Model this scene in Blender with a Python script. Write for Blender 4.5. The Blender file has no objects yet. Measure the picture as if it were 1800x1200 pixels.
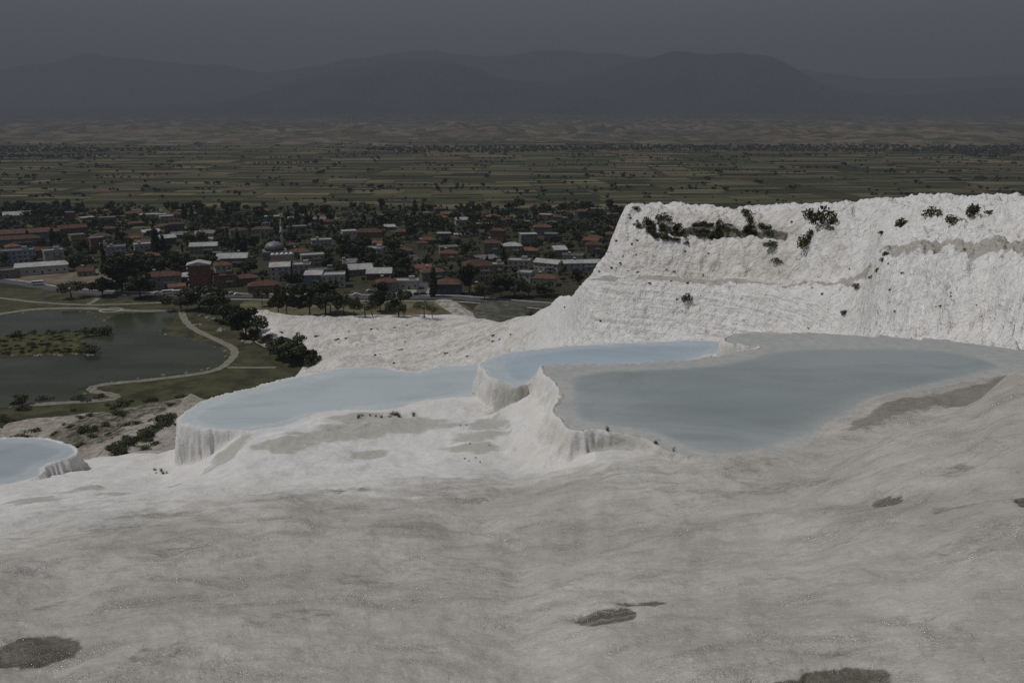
import bpy, bmesh, math, random
import numpy as np
from mathutils import Vector, Matrix

# ------------------------------------------------------------------ scene, camera, sky, sun, exposure
S = bpy.context.scene
COL = S.collection
R = math.radians
PITCH = R(15.8); FPX = 1400.0; CAMZ = 100.0
CP, SP = math.cos(PITCH), math.sin(PITCH)

cam_d = bpy.data.cameras.new('camera'); cam = bpy.data.objects.new('camera', cam_d); COL.objects.link(cam)
cam_d.sensor_width = 36.0; cam_d.lens = 36.0 * FPX / 1800.0
cam_d.clip_start = 0.1; cam_d.clip_end = 60000
cam.location = (0, 0, CAMZ); cam.rotation_euler = (math.pi/2 - PITCH, 0, 0)
S.camera = cam

SUN_EL, SUN_AZ = R(60), R(-84)            # azimuth measured from +Y (view direction) towards +X
W = bpy.data.worlds.new('World'); S.world = W; W.use_nodes = True
nt = W.node_tree; nt.nodes.clear()
wo = nt.nodes.new('ShaderNodeOutputWorld'); bg = nt.nodes.new('ShaderNodeBackground')
sky = nt.nodes.new('ShaderNodeTexSky'); sky.sky_type = 'NISHITA'; sky.sun_disc = False
sky.sun_elevation = SUN_EL; sky.sun_rotation = SUN_AZ
sky.air_density = 1.0; sky.dust_density = 4.0; sky.ozone_density = 1.0
# thick grey dust veil over the whole sky
mx = nt.nodes.new('ShaderNodeMix'); mx.data_type = 'RGBA'; mx.inputs[0].default_value = 0.86
mx.inputs[7].default_value = (5.9, 6.1, 6.7, 1)
nt.links.new(sky.outputs[0], mx.inputs[6]); nt.links.new(mx.outputs[2], bg.inputs[0])
bg.inputs[1].default_value = 0.07
nt.links.new(bg.outputs[0], wo.inputs[0])

sl = bpy.data.lights.new('sun', 'SUN'); sl.energy = 4.6; sl.angle = R(0.9); sl.color = (1.0, 0.98, 0.95)
sun = bpy.data.objects.new('sun', sl); COL.objects.link(sun)
sun_dir = Vector((math.cos(SUN_EL)*math.sin(SUN_AZ), math.cos(SUN_EL)*math.cos(SUN_AZ), math.sin(SUN_EL)))
sun.rotation_euler = sun_dir.to_track_quat('Z', 'Y').to_euler(); sun.location = (0, 0, 400)

S.view_settings.view_transform = 'Standard'; S.view_settings.look = 'None'
S.view_settings.exposure = -1.05; S.view_settings.gamma = 1.0; S.view_settings.use_curve_mapping = False
S.render.engine = 'CYCLES'
S.cycles.use_denoising = False
S.cycles.max_bounces = 6; S.cycles.diffuse_bounces = 3; S.cycles.glossy_bounces = 2
S.cycles.transparent_max_bounces = 12; S.cycles.volume_bounces = 0
S.cycles.sample_clamp_direct = 0; S.cycles.sample_clamp_indirect = 4.0

# ------------------------------------------------------------------ small maths
def px_dir(u, v):
    X = (u-900)/FPX; Y = (600-v)/FPX
    return np.array([X, CP + Y*SP, -SP + Y*CP])
def px_z(u, v, z):                       # the point on the level z that a measured image point shows
    d = px_dir(u, v); t = (z-CAMZ)/d[2]
    return (d[0]*t, d[1]*t)
def px_D(u, v, D):
    d = px_dir(u, v); t = D/math.hypot(d[0], d[1])
    return (d[0]*t, d[1]*t, CAMZ + d[2]*t)

def hash2(ix, iy, seed):
    h = (ix.astype(np.int64)*374761393 + iy.astype(np.int64)*668265263 + seed*974634521) & 0xffffffff
    h = ((h ^ (h >> 13))*1274126177) & 0xffffffff
    h = ((h ^ (h >> 16))*2246822519) & 0xffffffff
    return ((h ^ (h >> 15)) & 0xffffff) / float(0xffffff)
def vn(x, y, seed=0):
    x = np.asarray(x, float); y = np.asarray(y, float)
    ix = np.floor(x); iy = np.floor(y); fx = x-ix; fy = y-iy
    ix = ix.astype(np.int64); iy = iy.astype(np.int64)
    sx = fx*fx*fx*(fx*(fx*6-15)+10); sy = fy*fy*fy*(fy*(fy*6-15)+10)
    a = hash2(ix, iy, seed); b = hash2(ix+1, iy, seed); c = hash2(ix, iy+1, seed); d = hash2(ix+1, iy+1, seed)
    return (a + (b-a)*sx + (c-a)*sy + (a-b-c+d)*sx*sy)*2 - 1
def fbm(x, y, seed=0, octv=4, gain=0.5):
    s = 0.0; amp = 1.0; f = 1.0; tot = 0.0
    for o in range(octv):
        s = s + amp*vn(x*f + o*17.3, y*f - o*9.1, seed+o*31); tot += amp; amp *= gain; f *= 2.03
    return s/tot*1.4
def smooth(e0, e1, x):
    t = np.clip((x-e0)/(e1-e0), 0, 1); return t*t*(3-2*t)

def pchip_slopes(x, y):                  # x (n,), y (n, m)
    h = np.diff(x); d = np.diff(y, axis=0)/h[:, None]
    m = np.zeros_like(y)
    w1 = (2*h[1:]+h[:-1])[:, None]; w2 = (h[1:]+2*h[:-1])[:, None]
    d0, d1 = d[:-1], d[1:]
    ok = (d0*d1) > 0
    with np.errstate(divide='ignore', invalid='ignore'):
        hm = (w1+w2)/(w1/d0 + w2/d1)
    m[1:-1] = np.where(ok, hm, 0)
    m[0] = d[0]; m[-1] = d[-1]
    return m
def pchip(x, y, xi):
    x = np.asarray(x, float); y = np.asarray(y, float); one = y.ndim == 1
    if one: y = y[:, None]
    m = pchip_slopes(x, y)
    xi = np.clip(xi, x[0], x[-1])
    k = np.clip(np.searchsorted(x, xi)-1, 0, len(x)-2); h = x[k+1]-x[k]; t = ((xi-x[k])/h)[:, None]; h = h[:, None]
    r = (2*t**3-3*t**2+1)*y[k] + (t**3-2*t**2+t)*h*m[k] + (-2*t**3+3*t**2)*y[k+1] + (t**3-t**2)*h*m[k+1]
    return r[:, 0] if one else r

def poly_sd(px, py, poly):               # signed distance, positive inside
    P = np.asarray(poly, float); n = len(P)
    best = np.full(px.shape, 1e18); ins = np.zeros(px.shape, bool)
    for i in range(n):
        ax, ay = P[i]; bx, by = P[(i+1) % n]
        ex, ey = bx-ax, by-ay; wx, wy = px-ax, py-ay
        t = np.clip((wx*ex+wy*ey)/(ex*ex+ey*ey+1e-12), 0, 1)
        dx = wx-ex*t; dy = wy-ey*t
        best = np.minimum(best, dx*dx+dy*dy)
        c = ((ay > py) != (by > py))
        with np.errstate(divide='ignore', invalid='ignore'):
            xx = ax + (py-ay)/(by-ay+1e-30)*ex
        ins ^= c & (px < xx)
    d = np.sqrt(best)
    return np.where(ins, d, -d)
def catmull(pts, n=6, closed=True):
    P = [np.array(p, float) for p in pts]; out = []; N = len(P)
    for i in range(N if closed else N-1):
        p0 = P[(i-1) % N] if closed or i > 0 else P[i]
        p1 = P[i]; p2 = P[(i+1) % N]
        p3 = P[(i+2) % N] if closed or i+2 < N else p2
        for k in range(n):
            t = k/n
            out.append(0.5*((2*p1) + (p2-p0)*t + (2*p0-5*p1+4*p2-p3)*t*t + (3*p1-p0-3*p2+p3)*t**3))
    if not closed: out.append(P[-1])
    return out

# ------------------------------------------------------------------ objects
def tag(o, label=None, cat=None, group=None, kind=None):
    if label: o['label'] = label
    if cat: o['category'] = cat
    if group: o['group'] = group
    if kind: o['kind'] = kind
    return o
def link(name, me, mat=None, parent=None, loc=None, rotz=0, scale=None):
    o = bpy.data.objects.new(name, me)
    if me is not None and mat is not None and len(me.materials) == 0: me.materials.append(mat)
    COL.objects.link(o)
    if parent is not None: o.parent = parent
    if loc is not None: o.location = loc
    if rotz: o.rotation_euler = (0, 0, rotz)
    if scale is not None: o.scale = scale
    return o
def empty(name, loc, rotz=0):
    o = bpy.data.objects.new(name, None); COL.objects.link(o); o.location = loc; o.rotation_euler = (0, 0, rotz)
    o.empty_display_size = 0.5
    return o
def mesh_np(name, V, F, smooth_shade=True):
    me = bpy.data.meshes.new(name)
    V = np.asarray(V, np.float32); F = np.asarray(F, np.int32); k = F.shape[1]
    me.vertices.add(len(V)); me.vertices.foreach_set('co', V.ravel())
    me.loops.add(F.size); me.loops.foreach_set('vertex_index', F.ravel())
    me.polygons.add(len(F)); me.polygons.foreach_set('loop_start', np.arange(0, F.size, k, dtype=np.int32))
    me.polygons.foreach_set('loop_total', np.full(len(F), k, np.int32))
    me.polygons.foreach_set('use_smooth', np.full(len(F), smooth_shade, bool))
    me.update(calc_edges=True)
    return me
def add_attr(me, name, arr):
    a = me.attributes.new(name, 'FLOAT', 'POINT'); a.data.foreach_set('value', np.asarray(arr, np.float32).ravel())
def mesh_py(name, V, F, mats=None, midx=None, sm=False):
    me = bpy.data.meshes.new(name); me.from_pydata([tuple(v) for v in V], [], F); 
    if sm: me.polygons.foreach_set('use_smooth', [True]*len(F))
    me.update(); return me

# ------------------------------------------------------------------ materials
class NB:
    def __init__(s, name):
        s.m = bpy.data.materials.new(name); s.m.use_nodes = True; s.t = s.m.node_tree; s.t.nodes.clear()
        s.out = s.n('OutputMaterial'); s.p = s.n('BsdfPrincipled'); s.l(s.p.outputs[0], s.out.inputs[0])
    def n(s, t, **kw):
        nd = s.t.nodes.new('ShaderNode'+t)
        for k, v in kw.items(): setattr(nd, k, v)
        return nd
    def l(s, a, b): s.t.links.new(a, b)
    def val(s, x, inp):
        if isinstance(x, (int, float)): inp.default_value = x
        elif isinstance(x, tuple): inp.default_value = (*x, 1) if len(x) == 3 and inp.type == 'RGBA' else x
        else: s.l(x, inp)
    def mix(s, f, a, b, mode='MIX'):
        nd = s.n('Mix', data_type='RGBA', blend_type=mode); s.val(f, nd.inputs[0]); s.val(a, nd.inputs[6]); s.val(b, nd.inputs[7]); return nd.outputs[2]
    def math(s, op, a, b=0.0, c=None, clamp=False):
        nd = s.n('Math', operation=op, use_clamp=clamp); s.val(a, nd.inputs[0]); s.val(b, nd.inputs[1])
        if c is not None: s.val(c, nd.inputs[2])
        return nd.outputs[0]
    def ramp(s, f, lo, hi, a=0.0, b=1.0):
        nd = s.n('MapRange', interpolation_type='SMOOTHSTEP'); s.val(f, nd.inputs[0]); s.val(lo, nd.inputs[1]); s.val(hi, nd.inputs[2]); s.val(a, nd.inputs[3]); s.val(b, nd.inputs[4]); return nd.outputs[0]
    def noise(s, vec, scale, detail=4, rough=0.55, dist=0.0):
        nd = s.n('TexNoise'); s.l(vec, nd.inputs['Vector']); nd.inputs['Scale'].default_value = scale
        nd.inputs['Detail'].default_value = detail; nd.inputs['Roughness'].default_value = rough; nd.inputs['Distortion'].default_value = dist
        return nd.outputs[0]
    def pos(s): return s.n('NewGeometry').outputs['Position']
    def objco(s): return s.n('TexCoord').outputs['Object']
    def scalev(s, vec, sc):
        nd = s.n('Mapping'); s.l(vec, nd.inputs[0]); nd.inputs['Scale'].default_value = sc; return nd.outputs[0]
    def attr(s, name): 
        nd = s.n('Attribute', attribute_name=name); return nd.outputs['Fac']
    def bump(s, h, strength, dist, prev=None):
        nd = s.n('Bump'); s.val(h, nd.inputs['Height']); s.val(strength, nd.inputs['Strength']); s.val(dist, nd.inputs['Distance'])
        if prev is not None: s.l(prev, nd.inputs['Normal'])
        return nd.outputs[0]
    def fin(s, color, rough=0.8, spec=0.3, normal=None, **kw):
        s.val(color, s.p.inputs['Base Color']); s.val(rough, s.p.inputs['Roughness']); s.val(spec, s.p.inputs['Specular IOR Level'])
        if normal is not None: s.l(normal, s.p.inputs['Normal'])
        for k, v in kw.items(): s.val(v, s.p.inputs[k])
        return s.m

def simple(name, c, rough=0.8, var=0.25, scale=0.6, spec=0.25, objvar=0.0):
    b = NB(name); p = b.objco()
    n = b.noise(p, scale, 5, 0.6)
    dark = tuple(x*(1-var) for x in c); lite = tuple(min(1, x*(1+var)) for x in c)
    col = b.mix(b.ramp(n, 0.3, 0.7), dark, lite)
    if objvar:
        oi = b.n('ObjectInfo').outputs['Random']
        k = b.math('MULTIPLY_ADD', oi, objvar*2, 1-objvar)
        hs = b.n('HueSaturation'); b.l(k, hs.inputs['Value']); b.l(col, hs.inputs['Color']); 
        h2 = b.math('MULTIPLY_ADD', b.math('FRACT', b.math('MULTIPLY', oi, 7.13)), 0.05, 0.475); b.l(h2, hs.inputs['Hue'])
        col = hs.outputs[0]
    return b.fin(col, rough, spec)

def mat_travertine(far):
    b = NB('travertine_cliff' if far else 'travertine_wet'); p = b.pos()
    stain = b.attr('stain'); tan = b.attr('tan')
    n1 = b.noise(p, 0.35, 4, 0.6, 0.4); n2 = b.noise(p, 2.2, 4, 0.62)
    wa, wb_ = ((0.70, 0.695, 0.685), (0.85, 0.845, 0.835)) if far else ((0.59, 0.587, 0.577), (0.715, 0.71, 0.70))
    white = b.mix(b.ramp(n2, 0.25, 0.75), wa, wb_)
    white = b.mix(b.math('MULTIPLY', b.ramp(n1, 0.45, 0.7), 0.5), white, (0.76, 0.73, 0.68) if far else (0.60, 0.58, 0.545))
    if far:
        soil = b.attr('soil'); green = b.attr('green'); nf = b.noise(p, 0.09, 4, 0.65, 0.6)
        c = b.mix(b.math('MULTIPLY', tan, b.ramp(nf, 0.35, 0.65)), white, (0.63, 0.585, 0.525))
        sl_ = b.ramp(b.math('ADD', stain, b.math('MULTIPLY', b.math('SUBTRACT', b.noise(b.scalev(p, (0.5, 0.5, 2.5)), 0.8, 5, 0.7, 0.5), 0.5), 2.2)), 0.4, 0.95)
        c = b.mix(b.math('MULTIPLY', sl_, 0.85), c, b.mix(n2, (0.27, 0.25, 0.215), (0.50, 0.475, 0.43)))
        so = b.ramp(b.math('ADD', soil, b.math('MULTIPLY', b.math('SUBTRACT', nf, 0.5), 1.1)), 0.35, 0.7)
        c = b.mix(so, c, b.mix(b.ramp(n1, 0.35, 0.65), (0.24, 0.21, 0.17), (0.46, 0.425, 0.37)))
        gr = b.ramp(b.math('ADD', green, b.math('MULTIPLY', b.math('SUBTRACT', n1, 0.5), 1.0)), 0.4, 0.65)
        c = b.mix(gr, c, b.mix(n2, (0.035, 0.04, 0.018), (0.085, 0.085, 0.045)))
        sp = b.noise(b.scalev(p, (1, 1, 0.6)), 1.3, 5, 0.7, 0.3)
        c = b.mix(b.math('MULTIPLY', b.ramp(sp, 0.58, 0.70), 0.7), c, (0.30, 0.275, 0.235))  # dark specks: lichen stains, plus crevice shade painted into the colour
        sk = b.noise(b.scalev(p, (0.35, 0.16, 0.35)), 1.0, 6, 0.7, 0.9)
        c = b.mix(b.math('MULTIPLY', b.math('MULTIPLY', tan, b.ramp(sk, 0.44, 0.62)), 0.8), c, (0.40, 0.375, 0.33))
        cl = b.noise(b.scalev(p, (0.9, 0.9, 0.6)), 0.9, 5, 0.62, 0.3)
        bn = b.bump(cl, 0.9, 1.2)
        bd = b.noise(b.scalev(p, (0.18, 0.18, 2.4)), 1.0, 5, 0.62, 0.5)
        band = b.math('MULTIPLY', b.attr('band'), b.ramp(bd, 0.48, 0.66))
        c = b.mix(b.math('MULTIPLY', band, 0.6), c, (0.47, 0.445, 0.405))
        dr = b.noise(b.scalev(p, (0.8, 0.12, 0.25)), 1.0, 5, 0.65, 0.6)
        c = b.mix(b.math('MULTIPLY', b.ramp(dr, 0.52, 0.70), 0.35), c, (0.50, 0.475, 0.43))
        bn = b.bump(bd, b.math('MULTIPLY', b.attr('band'), 0.5), 0.5, bn)
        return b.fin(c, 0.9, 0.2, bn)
    wet = b.attr('wet'); dark = b.attr('dark')
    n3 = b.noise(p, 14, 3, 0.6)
    stre = b.noise(b.scalev(p, (0.45, 1.0, 2.0)), 1.3, 5, 0.62, 1.0)
    fine = b.noise(b.scalev(p, (0.7, 1.3, 1)), 5.0, 4, 0.65, 0.6)
    white = b.mix(b.math('MULTIPLY', tan, 0.7), white, (0.66, 0.63, 0.585))
    w1 = b.mix(b.ramp(n1, 0.3, 0.72), (0.41, 0.392, 0.355), (0.54, 0.52, 0.48))
    w1 = b.mix(b.math('MULTIPLY', b.ramp(stre, 0.45, 0.68), 0.48), w1, (0.35, 0.327, 0.287))
    w1 = b.mix(b.math('MULTIPLY', b.ramp(fine, 0.46, 0.7), 0.4), w1, (0.33, 0.31, 0.275))
    n4 = b.noise(p, 42, 2, 0.7)
    w1 = b.mix(b.math('MULTIPLY', b.ramp(n3, 0.52, 0.72), 0.45), w1, (0.62, 0.60, 0.565))  # pale crust specks, put into the colour in place of wet glints
    w1 = b.mix(b.math('MULTIPLY', b.ramp(n4, 0.55, 0.7), 0.22), w1, (0.30, 0.28, 0.245))
    wl = b.ramp(b.math('ADD', wet, b.math('MULTIPLY', b.math('SUBTRACT', stre, 0.5), 1.1)), 0.1, 0.9)
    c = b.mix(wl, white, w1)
    pan = b.ramp(b.math('ADD', b.attr('soil'), b.math('MULTIPLY', b.math('SUBTRACT', stre, 0.5), 1.5)), 0.25, 0.75)
    c = b.mix(b.math('MULTIPLY', pan, b.ramp(fine, 0.2, 0.6, 0.55, 1.0)), c, b.mix(fine, (0.36, 0.355, 0.32), (0.47, 0.46, 0.42)))
    sl_ = b.ramp(b.math('ADD', stain, b.math('MULTIPLY', b.math('SUBTRACT', fine, 0.5), 1.4)), 0.3, 0.85)
    c = b.mix(b.math('MULTIPLY', sl_, 0.88), c, b.mix(n3, (0.16, 0.147, 0.12), (0.27, 0.253, 0.22)))
    dk = b.ramp(b.math('ADD', dark, b.math('MULTIPLY', b.math('SUBTRACT', n3, 0.5), 0.45)), 0.3, 0.6)
    c = b.mix(dk, c, b.mix(n3, (0.055, 0.048, 0.034), (0.19, 0.175, 0.14)))
    film = b.math('MULTIPLY', wl, b.ramp(b.noise(b.scalev(p, (0.6, 1.0, 1)), 0.9, 4, 0.65, 1.2), 0.46, 0.66))
    rough = b.math('SUBTRACT', 0.85, b.math('ADD', b.math('MULTIPLY', wl, 0.38), b.math('MULTIPLY', film, 0.34)))
    bn = b.bump(b.noise(b.scalev(p, (1, 1.5, 1)), 5.0, 5, 0.7), 0.6, 0.06)
    wv = b.n('TexWave', wave_type='BANDS', bands_direction='Y', wave_profile='SAW'); b.l(p, wv.inputs['Vector'])
    wv.inputs['Scale'].default_value = 1.5; wv.inputs['Distortion'].default_value = 9.0; wv.inputs['Detail'].default_value = 3; wv.inputs['Detail Scale'].default_value = 1.1; wv.inputs['Detail Roughness'].default_value = 0.6
    rm = b.math('MULTIPLY', wl, b.ramp(n1, 0.42, 0.62, 0.15, 1.0))
    bn = b.bump(wv.outputs['Fac'], b.math('MULTIPLY', rm, 0.65), 0.03, bn)
    c = b.mix(b.math('MULTIPLY', b.math('MULTIPLY', b.ramp(wv.outputs['Fac'], 0.55, 0.95), rm), 0.22), c, (0.60, 0.58, 0.545))
    fr = b.noise(b.scalev(p, (1, 1.5, 1)), 24, 2, 0.6, 0.8)
    bn = b.bump(fr, b.math('MULTIPLY_ADD', film, 0.75, b.math('MULTIPLY_ADD', wl, 0.25, 0.08)), 0.035, bn)
    return b.fin(c, rough, b.math('MULTIPLY_ADD', wl, 0.35, 0.2), bn)

def mat_pool(name, deep, shallow, bed, k=9.0):
    b = NB(name); p = b.pos()                # milky, cloudy water: what comes back depends on how deep it is
    d = b.attr('depth')
    n = b.noise(b.scalev(p, (0.25, 0.6, 1)), 0.7, 5, 0.65, 0.8)
    n2 = b.noise(b.scalev(p, (0.16, 0.42, 1)), 0.4, 4, 0.55, 0.6)
    c = b.mix(b.ramp(n2, 0.35, 0.65), deep, shallow)
    c = b.mix(b.math('MULTIPLY', b.ramp(n, 0.44, 0.70), 0.45), c, tuple(x*0.72 for x in deep))
    nb = b.noise(p, 3.5, 5, 0.65, 0.5)
    bc = b.mix(b.ramp(nb, 0.3, 0.7), tuple(x*.86 for x in bed), tuple(x*1.1 for x in bed))
    a = b.math('SUBTRACT', 1.0, b.math('POWER', 2.71828, b.math('MULTIPLY', b.math('ADD', d, b.math('MULTIPLY', b.math('SUBTRACT', nb, 0.5), 0.06)), -k)), clamp=True)
    c = b.mix(a, bc, c)
    nr = b.bump(b.noise(b.scalev(p, (1, 2.0, 1)), 7, 3, 0.55, 0.4), 0.10, 0.02)
    return b.fin(c, 0.05, 0.5, nr, IOR=1.33)

def mat_pond():
    b = NB('pond_water'); p = b.pos()
    n = b.noise(b.scalev(p, (0.02, 0.05, 1)), 1.0, 4, 0.55)
    c = b.mix(b.ramp(n, 0.35, 0.65), (0.032, 0.037, 0.024), (0.05, 0.056, 0.036))
    nr = b.bump(b.noise(b.scalev(p, (0.6, 1.6, 1)), 1.2, 3, 0.5), 0.03, 0.05)
    return b.fin(c, 0.14, 0.2, nr, IOR=1.33)

def mat_ground():
    b = NB('plain_ground'); p = b.pos()
    n1 = b.noise(p, 0.012, 6, 0.6); n2 = b.noise(p, 0.09, 6, 0.65); n3 = b.noise(p, 0.9, 4, 0.6)
    c = b.mix(b.ramp(n1, 0.35, 0.65), (0.036, 0.038, 0.021), (0.062, 0.057, 0.035))
    c = b.mix(b.ramp(n2, 0.42, 0.7), c, (0.032, 0.04, 0.018))
    c = b.mix(b.math('MULTIPLY', b.ramp(n2, 0.55, 0.72), b.ramp(n1, 0.45, 0.6)), c, (0.12, 0.108, 0.085))
    c = b.mix(b.math('MULTIPLY', n3, 0.35), c, (0.04, 0.042, 0.025))
    return b.fin(c, 0.95, 0.1, b.bump(n3, 0.4, 0.3))

def mat_hills():
    b = NB('hill_earth'); p = b.pos()
    q = b.scalev(p, (0.0022, 0.00115, 0.0)); 
    v = b.n('TexVoronoi', feature='F1', distance='CHEBYCHEV'); b.l(q, v.inputs['Vector']); v.inputs['Scale'].default_value = 8.0
    sep = b.n('SeparateColor'); b.l(v.outputs['Color'], sep.inputs[0])
    n1 = b.noise(p, 0.0009, 6, 0.6); n2 = b.noise(p, 0.006, 6, 0.65)
    c = b.mix(b.ramp(n1, 0.35, 0.65), (0.085, 0.075, 0.052), (0.15, 0.122, 0.088))
    c = b.mix(b.math('MULTIPLY', b.ramp(sep.outputs[0], 0.6, 0.72), b.ramp(n1, 0.35, 0.5)), c, (0.175, 0.152, 0.108))
    c = b.mix(b.math('MULTIPLY', b.ramp(sep.outputs[1], 0.62, 0.7), 0.8), c, (0.055, 0.06, 0.032))
    c = b.mix(b.math('MULTIPLY', b.ramp(n2, 0.5, 0.68), 0.9), c, (0.045, 0.048, 0.028))
    sp_ = b.n('SeparateXYZ'); b.l(p, sp_.inputs[0])
    c = b.mix(b.math('MULTIPLY', b.ramp(b.math('ADD', sp_.outputs[1], b.math('MULTIPLY', b.math('SUBTRACT', n2, 0.5), 5000)), 4800, 8800), 0.9), c, (0.058, 0.054, 0.046))
    return b.fin(c, 0.95, 0.1)

M = {}
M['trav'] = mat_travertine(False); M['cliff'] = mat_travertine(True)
M['pond'] = mat_pond(); M['ground'] = mat_ground(); M['hills'] = mat_hills()
M['pool1'] = mat_pool('grey_green_pool_water', (0.245, 0.288, 0.288), (0.325, 0.37, 0.373), (0.475, 0.473, 0.45), 5.0)
M['pool2'] = mat_pool('blue_pool_water', (0.39, 0.475, 0.545), (0.45, 0.53, 0.59), (0.58, 0.615, 0.63))
M['pool3'] = mat_pool('pale_pool_water', (0.43, 0.49, 0.505), (0.485, 0.55, 0.568), (0.60, 0.63, 0.64))
M['pool4'] = mat_pool('slate_blue_pool_water', (0.29, 0.345, 0.38), (0.36, 0.415, 0.445), (0.55, 0.58, 0.59))
M['mount'] = simple('mountain_rock', (0.034, 0.038, 0.052), 0.95, 0.3, 0.0012, 0.05)

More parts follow.
